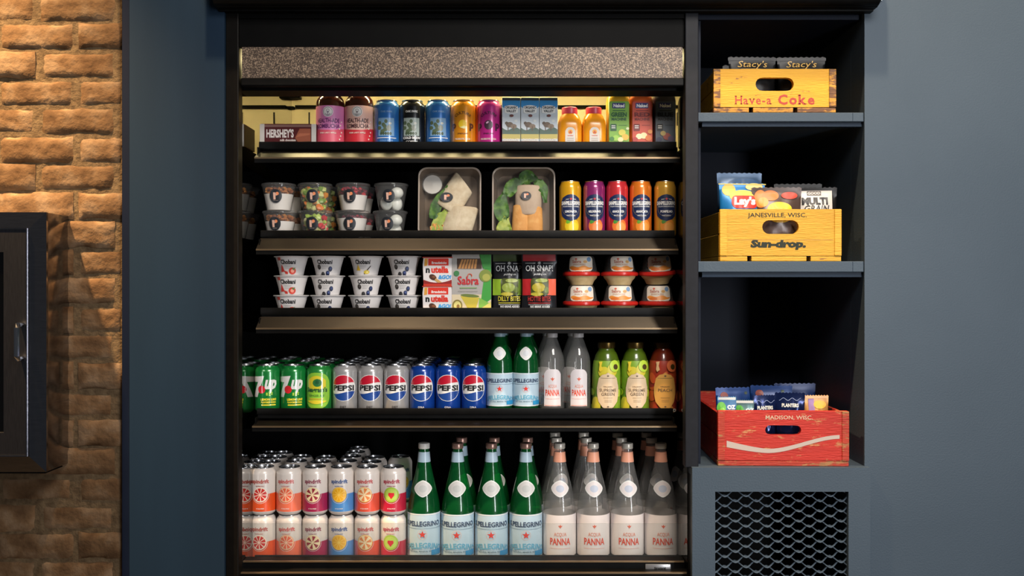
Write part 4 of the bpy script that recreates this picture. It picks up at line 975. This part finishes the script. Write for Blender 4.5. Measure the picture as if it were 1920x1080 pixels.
oj.place(PX(1113, YF+.031), YF+.031, Z1, 'orange juice bottle with pink cap beside the green smoothie', 'bottle', 'orange juice bottles')
nk_g.place(PX(1158, YF+.03), YF+.03, Z1, 'square smoothie bottle with bright green label', 'bottle', 'square smoothie bottles')
nk_r.place(PX(1201, YF+.03), YF+.03, Z1, 'square smoothie bottle with red-orange label', 'bottle', 'square smoothie bottles')
nk_b.place(PX(1244, YF+.03), YF+.03, Z1, 'square smoothie bottle with dark grey-blue label', 'bottle', 'square smoothie bottles')
# second row
def cup_at(kind, px, z, label, back=0.0, j=.04): kind.place(PX(px, YF+.0455), YF+.0455+back, z, label, 'cup', 'clear deli cups', rz(.12))
HCUP = .0709
cup_at(cup_gr, 525, Z2, 'granola and yogurt parfait cup, lower of its stack')
cup_at(cup_gr, 523, Z2+HCUP, 'granola and yogurt parfait cup, upper of its stack')
cup_at(cup_fr2, 592, Z2, 'fruit salad cup with red and pale green pieces, lower of its stack')
cup_at(cup_fr1, 591, Z2+HCUP, 'fruit salad cup with orange and green pieces, upper of its stack')
cup_at(cup_jm, 660, Z2, 'yogurt cup with few dark berries, lower of its stack')
cup_at(cup_be, 662, Z2+HCUP, 'yogurt cup topped with bright red berries, upper of its stack')
cup_at(cup_eg, 732, Z2, 'clear cup of boiled eggs, lower of its stack')
cup_at(cup_eg, 733.5, Z2+HCUP, 'clear cup of boiled eggs, upper of its stack')
for px, kd, nm in ((527, cup_gr, 'granola parfait'), (594, cup_fr1, 'fruit salad'), (663, cup_be, 'berry yogurt')):
    for q, w_ in ((0, 'lower'), (1, 'upper')): cup_at(kd, px, Z2+q*HCUP, nm+' cup in the second line, '+w_+' one behind the front '+nm+' cups', .094)
mb = MB(); mb.box(-.011, .011, 0, .001, 0, .055, M('#b9bcc0', .5)); tg = mb.build('shelf_tag', None, False); tg.location = (PX(488, .29), .30, Z2+.055)
tag(tg, 'small grey paper tag behind the granola cups', 'tag')
MB().box(-.002, .002, .0005, .0025, -.056, .0, m_jet).build('stem', tg, False)
MB().art([rect(-8, 40, 8, 42, INK), rect(-8, 33, 8, 35, INK), rect(-8, 26, 8, 28, INK), rect(-8, 19, 8, 21, INK)], on_plane()).build('lettering', tg, False, False)
for t_, px, lb in ((ta, 843, 'clear tray of pale tortilla wrap halves with a sauce cup'), (tb, 982, 'clear tray of orange wrap halves ringed by green lettuce')):
    t_.location = (PX(px, YF+.01), YF+.008, Z2+.0002); t_.rotation_euler = (-.09, 0, 0); tag(t_, lb, 'food tray', 'wrap trays')
for k, px in enumerate((1069, 1114, 1157, 1201, 1247)):
    row(slim_k[k], px, RS, Z2, 'tall slim %s citrus soda can with navy badge' % slim[k][2], 'can', 'slim citrus soda cans', rotz=rz(.08))
# third row
HY = .0508
cols = [(547, [yg_st, yg_st, yg_st], 'strawberry', ''), (614.5, [yg_bl]*3, 'blueberry', ' beside the strawberry stack'), (686, [yg_bl, yg_bl, yg_va], 'blueberry', ' under the vanilla cup'), (757, [yg_bl]*3, 'blueberry', ' beside the chocolate spread packs')]
for px, ks, nm, wh in cols:
    for q, kd in enumerate(ks):
        if kd is yg_va: lb = 'white vanilla yogurt cup with yellow flower on top of a blueberry stack'
        else: lb = 'white %s yogurt cup, %s of the stack%s' % (nm, ('bottom', 'second cup up' if len([k for k in ks if k is kd]) == 2 else 'middle', 'top')[q], wh)
        kd.place(PX(px+random.uniform(-.5, .5)+(-1.5 if q == 0 and px < 600 else 0), YF+.047), YF+.047+random.uniform(0, .002), Z3+q*HY, lb, 'yogurt', 'yogurt cups on the third shelf', rz(.10))
nt_.place(PX(820, YF), YF, Z3, 'red and white chocolate spread snack pack, lower of two', 'snack pack', 'chocolate spread packs')
nt_.place(PX(820.5, YF), YF, Z3+.0742, 'red and white chocolate spread snack pack, upper of two', 'snack pack', 'chocolate spread packs')
gb_.place(PX(884, YF), YF, Z3, 'grey and green guacamole snack box with red lettering', 'box')
sn1.place(PX(955, .19), .192, Z3, 'black pickle pouch with green panels and yellow wording', 'pouch', 'pickle pouches')
sn2.place(PX(1011, .165), .164, Z3, 'black pickle pouch with red top and red wording', 'pouch', 'pickle pouches')
for px, w_ in ((1090, 'beside the pickle pouches'), (1161.3, 'in the middle column'), (1232.6, 'beside the cooler end wall')):
    for q, u in ((0, 'lower'), (1, 'upper')):
        o = hm.place(PX(px, YF+.049), YF+.0495, Z3+q*.0764, '%s hummus snack cup with red rim %s' % (u, w_), 'snack cup', 'hummus cups', rz(.15))
        if q and px > 1200: o.rotation_euler = (.10, -.05, .1); o.location.z += .004
# fourth row: drinks cans in lines going back
kinds4 = [lime_can, lime_can, ginger_can, cola_silver, cola_silver, cola_silver, cola_blue, cola_blue, cola_blue]
nm4 = ['first green lemon lime soda can, nearest the cooler end wall', 'second green lemon lime soda can, beside the ginger ale', 'lime and yellow ginger ale can between green and silver cans',
       'silver diet cola can beside the ginger ale can', 'middle one of three front silver diet cola cans', 'silver diet cola can beside a blue cola can',
       'blue cola can beside a silver cola can', 'middle one of three front blue cola cans', 'blue cola can beside the green glass bottle']
short = ['first green can', 'second green can', 'ginger ale can', 'first silver cola can', 'middle silver cola can', 'third silver cola can', 'first blue cola can', 'middle blue cola can', 'third blue cola can']
colr = ['green', 'green', 'green', 'silver', 'silver', 'silver', 'blue', 'blue', 'blue']
for c in range(9):
    px = 502.5+48.25*c; kd = kinds4[c]
    row(kd, px, RC, Z4, nm4[c], 'can', 'soda cans on the fourth shelf', rotz=rz(.05)+(.16 if c < 2 else 0))
    bk = lime_can if c == 2 else kd
    for k in range(1, 5):
        if (c, k) in ((1, 1), (0, 2), (4, 4), (5, 3), (8, 4), (2, 4), (7, 3)): continue
        row(bk, px, RC, Z4, '%s soda can standing %s in line behind the %s' % (colr[c], ORD[k], short[c]), 'can', 'soda cans on the fourth shelf', back=k*.0685, rotz=random.uniform(-2, 2))
for q, px in enumerate((937, 985.8)):
    w_ = ('beside the blue cola cans', 'beside the clear water bottle')[q]
    row(sp_small, px, .0335, Z4, 'small green sparkling water bottle '+w_, 'bottle', 'small green water bottles')
    row(sp_small, px+6, .0335, Z4, 'small green sparkling water bottle behind the one '+w_, 'bottle', 'small green water bottles', back=.072, rotz=.3)
for q, px in enumerate((1035, 1084)):
    w_ = ('beside a green bottle', 'beside the green tea bottle')[q]
    row(pa_small, px, .032, Z4, 'small clear still water bottle '+w_, 'bottle', 'small clear water bottles')
    row(pa_small, px-6, .032, Z4, 'small clear still water bottle behind the one '+w_, 'bottle', 'small clear water bottles', back=.072, rotz=-.4)
row(tea_g, 1137, .036, Z4, 'green iced tea bottle beside the clear water bottle', 'bottle', 'iced tea bottles')
row(tea_g, 1190.5, .036, Z4, 'green iced tea bottle beside the peach tea bottle', 'bottle', 'iced tea bottles')
row(tea_p, 1242.5, .036, Z4, 'red and orange peach iced tea bottle', 'bottle', 'iced tea bottles')
# bottom row
back5 = {0: (1, 2, 3), 1: (1, 2), 2: (1, 2), 3: (1, 2, 3, 4), 4: (1, 2), 5: (2,)}
for c in range(6):
    px = 494+48.7*c; d = sp_specs[c][4]
    for q, u in ((0, 'lower'), (1, 'upper')):
        row(sp_kinds[c], px, RC, Z5+q*HC, '%s, %s of the front stack' % (d, u), 'can', 'sparkling water cans', rotz=rz(.05)-.05)
        for k in back5[c]:
            row(sp_kinds[(c+k*2) % 6], px, RC, Z5+q*HC, '%s sparkling water can, %s behind the front %s can' % (u, ORD[k-1], sp_specs[c][0].replace('_', ' ')), 'can', 'sparkling water cans', back=k*.0685+(.012 if c % 2 else 0), rotz=random.uniform(-2, 2))
gp = (795, 858, 921.5, 986)
for q, px in enumerate(gp):
    lb = ('large green glass water bottle with white cap beside the cans', 'large green glass water bottle second from the cans', 'large green glass water bottle third from the cans', 'large green glass water bottle next to the clear glass bottle')[q]
    row(big_sp_w if q == 0 else big_sp, px, .042, Z5, lb, 'bottle', 'large green glass bottles')
    if q: row(big_sp, px+4, .042, Z5, 'large green glass water bottle in the second line, behind the %s from the cans' % ORD[q], 'bottle', 'large green glass bottles', back=.09, rotz=.4)
for q, px in enumerate((1049, 1112, 1176, 1239)):
    lb = ('large clear glass water bottle next to the green glass bottle', 'large clear glass water bottle second from the green bottles', 'large clear glass water bottle third from the green bottles', 'large clear glass water bottle nearest the cooler end wall')[q]
    row(big_pa, px, .042, Z5, lb, 'bottle', 'large clear glass bottles')
    for k in (1, 2): row(big_pa, px-5*(q % 2)-3, .042, Z5, 'large clear glass bottle, %s behind the %s clear bottle of the front' % (ORD[k-1], ORD[q]), 'bottle', 'large clear glass bottles', back=k*.09, rotz=.5*k)

# ------------------------------------------------------------ crates and snack bags in the niche
def wood_paint(name, paint, paint2, wear, wood, amt):
    m = noise_mat(name, paint, paint2, scale=5, rough=.6, bump=.25, bscale=40, stretch=(1, 3, 8)); nt = m.node_tree; N = nt.nodes; L = nt.links; b = N['Principled BSDF']
    src = b.inputs['Base Color'].links[0].from_socket
    tc = N.new('ShaderNodeTexCoord'); mp = N.new('ShaderNodeMapping'); mp.inputs['Scale'].default_value = (1, 1.4, 3.2); L.new(tc.outputs['Object'], mp.inputs['Vector'])
    n = N.new('ShaderNodeTexNoise'); n.inputs['Scale'].default_value = 16; n.inputs['Detail'].default_value = 10; n.inputs['Roughness'].default_value = .72; L.new(mp.outputs[0], n.inputs['Vector'])
    r = N.new('ShaderNodeValToRGB'); r.color_ramp.elements[0].position = amt; r.color_ramp.elements[1].position = amt+.05; L.new(n.outputs['Fac'], r.inputs['Fac'])
    w2 = N.new('ShaderNodeTexNoise'); w2.inputs['Scale'].default_value = 60; L.new(mp.outputs[0], w2.inputs['Vector'])
    r2 = N.new('ShaderNodeValToRGB'); r2.color_ramp.elements[0].color = lin(wear); r2.color_ramp.elements[1].color = lin(wood); L.new(w2.outputs['Fac'], r2.inputs['Fac'])
    mx = N.new('ShaderNodeMix'); mx.data_type = 'RGBA'; L.new(r.outputs['Color'], mx.inputs['Factor']); L.new(src, mx.inputs['A']); L.new(r2.outputs['Color'], mx.inputs['B']); L.new(mx.outputs['Result'], b.inputs['Base Color'])
    return m
def holed_panel(W, z0_, z1_, y0, y1, hx, hz, hc, mat, name, parent, side=1):
    """board with a rounded hand hole"""
    zc = hc; angs = sorted(set([math.atan2(z-zc, x) for x in (-W/2, W/2) for z in (z0_, z1_)]+[2*PI*k/48-PI for k in range(48)]))
    O = []; I = []
    for a in angs:
        c, s_ = math.cos(a), math.sin(a)
        t = min([(W/2)/abs(c) if abs(c) > 1e-6 else 9, ((z1_-zc)/s_ if s_ > 1e-6 else ((z0_-zc)/s_ if s_ < -1e-6 else 9))]); O.append((c*t, zc+s_*t))
        fl = hx-hz                              # stadium
        tt = hz/abs(s_) if abs(s_) > 1e-6 else 9
        if abs(c*tt) > fl:
            bq = fl*abs(c); tt = bq+math.sqrt(max(0, bq*bq-(fl*fl-hz*hz)))
        I.append((c*tt, zc+s_*tt))
    n = len(angs); V = [(x, y0, z) for x, z in O]+[(x, y0, z) for x, z in I]+[(x, y1, z) for x, z in O]+[(x, y1, z) for x, z in I]; Fc = []
    for k in range(n):
        q = (k+1) % n; Fc += [(k, q, n+q, n+k), (2*n+k, 3*n+k, 3*n+q, 2*n+q), (k, 2*n+k, 2*n+q, q), (n+k, n+q, 3*n+q, 3*n+k)]
    mb = MB(); mb.add(V, Fc, mat); return mb.build(name, parent, False)
def crate(px0, px1, pyb, pyt, Yf, dep, paint, edge, label, hole, rot=0.0, gaps=()):
    W = PX(px1, Yf)-PX(px0, Yf); H = PZ(pyt, Yf)-PZ(pyb, Yf); t = .014
    c = thing('wooden_crate', (PX((px0+px1)/2, Yf), Yf, 0), label, 'crate', 'painted wooden drink crates', rot)
    b0 = .013
    ep = holed_panel(W-.002, b0, H, 0, t, hole[0]/2, hole[1]/2, hole[2], paint, 'end_panel', c)
    holed_panel(W-.002, b0, H, dep-t, dep, hole[0]/2, hole[1]/2, hole[2], paint, 'end_panel', c)
    for sx in (-1, 1):
        for k, (a, b) in enumerate(((b0, H*.52), (H*.54, H-.006))):
            x0 = sx*(W/2-.0005); MB().box(x0, x0-sx*.008, t, dep-t, a, b, paint, .001).build('side_slat', c, False)
        MB().box(sx*(W/2+.0005), sx*(W/2-.016), -.0025, .0005, b0, H-.0005, edge, .0008).build('corner_strap', c, False)
    n = 4
    xs = [-W/2]+[PX(g, Yf)-PX((px0+px1)/2, Yf) for g in gaps]+[W/2]
    for k in range(len(xs)-1):
        MB().box(xs[k]+(.005 if k else 0), xs[k+1]-(.005 if k < len(xs)-2 else 0), -.001, dep, 0, .0115, edge, .001).build('bottom_slat', c, False)
    MB().box(-W/2+.003, W/2-.003, .004, dep-.004, .0110, .0129, m_postl).build('floor_sheet', c, False)
    return c, W, H
m_yel = wood_paint('worn_yellow_paint', '#cf920e', '#dca016', '#7a4c16', '#a06c24', .59)
m_yel2 = wood_paint('yellow_paint', '#c08c18', '#cc9a22', '#9a6a1c', '#b07c26', .66)
m_yedge = wood_paint('worn_yellow_edge', '#b87c18', '#c48a24', '#4c2e14', '#80522a', .47)
m_yedge2 = wood_paint('yellow_edge', '#c8931c', '#d4a02a', '#7a5420', '#a0702c', .62)
m_red = wood_paint('worn_red_paint', '#ab1f0e', '#bc2612', '#a85c34', '#c8925c', .56)
m_redge = wood_paint('worn_red_edge', '#a02a14', '#b03418', '#7a4a2c', '#b8844c', .53)
zs1, zs2, zs3 = PZ(211, .002), PZ(490, .002), zt
c1, W1, H1 = crate(1338, 1567, 209.5, 128, .004, .44, m_yel, m_yedge, 'yellow wooden crate with red lettering and slot handle on the top shelf', (.092, .032, .068), 0.0, (1408, 1491)); c1.location.z = zs1+.0005
RI = M('#a8301a', .6)
MB().art([serif_text('Have-a', -50, 20, 20, RI, 90, .012), serif_text('Coke', 54, 20, 22, RI, 92, .03)], on_plane()).build('lettering', c1, False, False)
c2, W2, H2 = crate(1350, 1577, 489.5, 392, .004, .44, m_yel2, m_yedge2, 'yellow wooden crate with dark green lettering on the middle shelf', (.088, .033, .082), 0.0, (1405, 1516)); c2.location.z = zs2+.0005
GI = M('#161f10', .7)
MB().art([text('JANESVILLE, WISC.', -8, 106, 10, GI, width=142, bold=.01), text('Sun-drop.', -6, 34, 16, GI, width=134, bold=.06, shear=.15), rect(-126, 51, 126, 51.7, M('#8a6018'))], on_plane()).build('lettering', c2, False, False)
c3, W3, H3 = crate(1347, 1590, 874, 771, .0, .44, m_red, m_redge, 'worn red wooden crate with white wave stripe on the vent cabinet', (.086, .023, .086), -.03); c3.location.z = zs3+.0005
WV = M('#b8a89c', .6)
sm_ = lambda t: (lambda q: q*q*(3-2*q))(max(0, min(1, t)))
wv = lambda x: 36+15*(max(0, -37-x)/95)**1.4+35*sm_((x+37)/175)
MB().art([text('MADISON, WISC.', 14, 112, 9, M('#c9a98c', .6), width=112, bold=.015), strip(-135, 134, lambda x: wv(x)-5-(x < -37)*(-37-x)*.02, lambda x: wv(x)+5+max(0, -37-x)*.035-max(0, x)*.008, WV, 40)], on_plane()).build('lettering', c3, False, False)

# bags stand in the crates, leaning on each other
def bag_at(kind, px, Y, zbase, pytop, label, group, rot=0.0, lean=0.0):
    o = kind.place(PX(px, Y), Y, zbase, label, 'snack bag', group, rot); o.rotation_euler = (lean, 0, rot); return o
BLK = M('#060607', .5)
zb1 = zs1+.0145; h1 = PZ(107, .05)-zb1
st = [rect(-60, h1*1000-9, 60, h1*1000-2, M('#0a0a0c', .45)), text("Stacy's", -2, h1*1000-26, 16, M('#c9a25a', .4), shear=.35, width=72, bold=.0), rect(-30, h1*1000-32, 34, h1*1000-31, M('#c9a25a'))]
stk = pouch('snack_bag', .118, h1, .045, BLK, st, 11, part='bag')
bag_at(stk, 1410, .052, zb1, 0, 'black pita chip bag with gold script above the word have', 'pita chip bags', .04)
bag_at(stk, 1502, .054, zb1, 0, 'black pita chip bag with gold script, nearer the shelf unit wall', 'pita chip bags', -.03)
bag_at(stk, 1400, .13, zb1, 0, 'black pita chip bag in the second line of the upper yellow crate', 'pita chip bags', -.12)
zb2 = zs2+.0145; h2 = PZ(345, .06)-zb2; H2m = h2*1000
lay = [ell(-34, H2m-16, 17, 15, M('#d8b24a')), ell(0, H2m-32, 34, 16, M('#e6c04c')), ell(30, H2m-8, 22, 9, M('#e2c67a')), rrect(-30, H2m-62, 34, H2m-30, 12, M('#c8281f')), text("Lay's", 2, H2m-52, 17, WHT, width=54, bold=.05, shear=.12), strip(-60, 60, lambda x: H2m-3, lambda x: H2m-.5, M('#c9b24a'))]
b1 = pouch('snack_bag', .116, h2, .050, M('#1d6ea8', .3, .2), lay, 21, part='bag')
bag_at(b1, 1391, .052, zb2, 0, 'blue potato chip bag with red and white badge', 'chip bags in the lower yellow crate', .1)
h3 = PZ(352, .05)-zb2; h3m = h3*1000
org = [rect(-58, h3m-8, 58, h3m-1, M('#3a2a20', .3, .2)), ell(-40, h3m-28, 16, 22, M('#d87424')), ell(-16, h3m-20, 20, 13, M('#cf6a22')), ell(-34, h3m-36, 12, 12, M('#e58a34')), ell(30, h3m-20, 20, 9, M('#a8341c')), ell(4, h3m-54, 30, 18, M('#e0b828')), ell(4, h3m-70, 30, 18, M('#c8a022'))]
b2 = pouch('snack_bag', .122, h3, .042, M('#4a3a34', .3, .2), org, 23, part='bag')
bag_at(b2, 1456, .046, zb2, 0, 'brown snack bag printed with orange chips and yellow sun', 'chip bags in the lower yellow crate', -.02)
h4 = PZ(352, .06)-zb2; h4m = h4*1000
mul = [rect(-40, 20, 40, h4m-8, M('#c4beb6')), rrect(-20, h4m-20, 14, h4m-9, 1, M('#4a443e')), text('GOOD', -3, h4m-17, 6, M('#d8d0c8'), width=30), text('MULTI', -2, h4m-42, 16, INK, width=62, bold=.06), text('GRAIN', 0, h4m-60, 15, INK, width=58, bold=.02, shear=.2)]
b3 = pouch('snack_bag', .105, h4, .042, M('#1c1a19', .3, .2), mul, 25, part='bag')
bag_at(b3, 1528, .058, zb2, 0, 'black and white multigrain snack bag with bold wording', 'chip bags in the lower yellow crate', -.12)
h5 = PZ(326, .14)-zb2; b4 = pouch('snack_bag', .116, h5, .045, M('#2f4a66', .3, .2), [ell(10, h5*1000-26, 40, 12, M('#1f4c74'))], 27, part='bag')
bag_at(b4, 1386, .125, zb2, 0, 'grey blue snack bag standing behind the blue chip bag', 'chip bags in the lower yellow crate', .06)
h6 = PZ(346, .14)-zb2; b5 = pouch('snack_bag', .120, h6, .045, BLK, None, 28, part='bag')
bag_at(b5, 1496, .128, zb2, 0, 'plain black snack bag behind the multigrain bag', 'chip bags in the lower yellow crate', -.06)
# little packets in the red crate
zb3 = zs3+.0145
def pk(w_, pytop, Y, mat, lay_, seed, th=.022):
    h = PZ(pytop, Y)-zb3; return pouch('snack_packet', w_, h, th, mat, lay_(h*1000) if lay_ else None, seed, part='packet')
gm = lambda h: [rect(-21, h-7, 21, h-1, M('#c4c8c4')), rect(-22, h-40, 22, h-8, M('#27608f')), ell(-14, h-26, 11, 14, M('#5fae3a')), ell(-12, h-34, 7, 8, M('#86c84a')), text('OZ', 10, h-29, 9, WHT, bold=.05)]
k1 = pk(.046, 744, .035, M('#3a7a9a', .3, .3), gm, 31)
bag_at(k1, 1363, .034, zb3, 0, 'small blue and green snack packet at the corner of the red crate', 'packets in the red crate')
k1b = pk(.046, 750, .045, M('#5a7a7a', .3, .3), lambda h: gm(h)[:1]+[ell(-13, h-26, 11, 14, M('#4a9a3a')), text('OZ', 12, h-29, 9, WHT, bold=.04)], 33)
bag_at(k1b, 1396, .042, zb3, 0, 'small pale green snack packet beside the blue and green packet', 'packets in the red crate', -.1)
nv = M('#12204a', .18, .5)
nvl = lambda h: [text('PLANTERS', 0, h-34, 8, M('#c8c8c0'), width=40, bold=.04), strip(-26, 26, lambda x: h-16+3*math.sin(x*.3), lambda x: h-15+3*math.sin(x*.3), M('#8a9ac0'))]
k2 = pk(.062, 741, .045, nv, nvl, 35, .03); bag_at(k2, 1433, .045, zb3, 0, 'shiny navy snack packet beside the pale green packet', 'packets in the red crate', .15)
k2b = pk(.072, 736, .050, nv, nvl, 37, .03); bag_at(k2b, 1481, .045, zb3, 0, 'wide shiny navy snack packet beside the tan packet', 'packets in the red crate', -.12)
k3 = pk(.062, 741, .05, M('#c08a4a', .35, .2), lambda h: [rect(-20, h-40, -6, h-8, M('#8a6a9a')), ell(8, h-22, 16, 10, M('#d8a83c')), rect(-28, h-7, 28, h-1, M('#d9a87a'))], 39, .03)
bag_at(k3, 1530, .047, zb3, 0, 'tan and purple cookie packet at the end of the red crate', 'packets in the red crate', .05)
bl = lambda h: [ell(-30, h-20, 10, 9, M('#8a3a2c')), ell(-20, h-38, 8, 14, M('#8a4030')), ell(28, h-14, 4, 4, M('#3a4a3a'))]
k4 = pk(.105, 726, .15, M('#123a78', .35, .15), bl, 41, .04)
bag_at(k4, 1378, .145, zb3, 0, 'blue snack bag behind the green packets in the red crate', 'packets in the red crate', .15)
k5 = pk(.105, 722, .15, M('#12356e', .35, .15), bl, 43, .04)
bag_at(k5, 1446, .14, zb3, 0, 'blue snack bag behind the navy packets in the red crate', 'packets in the red crate', -.1)
k6 = pk(.11, 716, .22, M('#0e2450', .35, .15), None, 45, .04)
bag_at(k6, 1490, .18, zb3, 0, 'dark blue snack bag behind the tan packet in the red crate', 'packets in the red crate', .05)
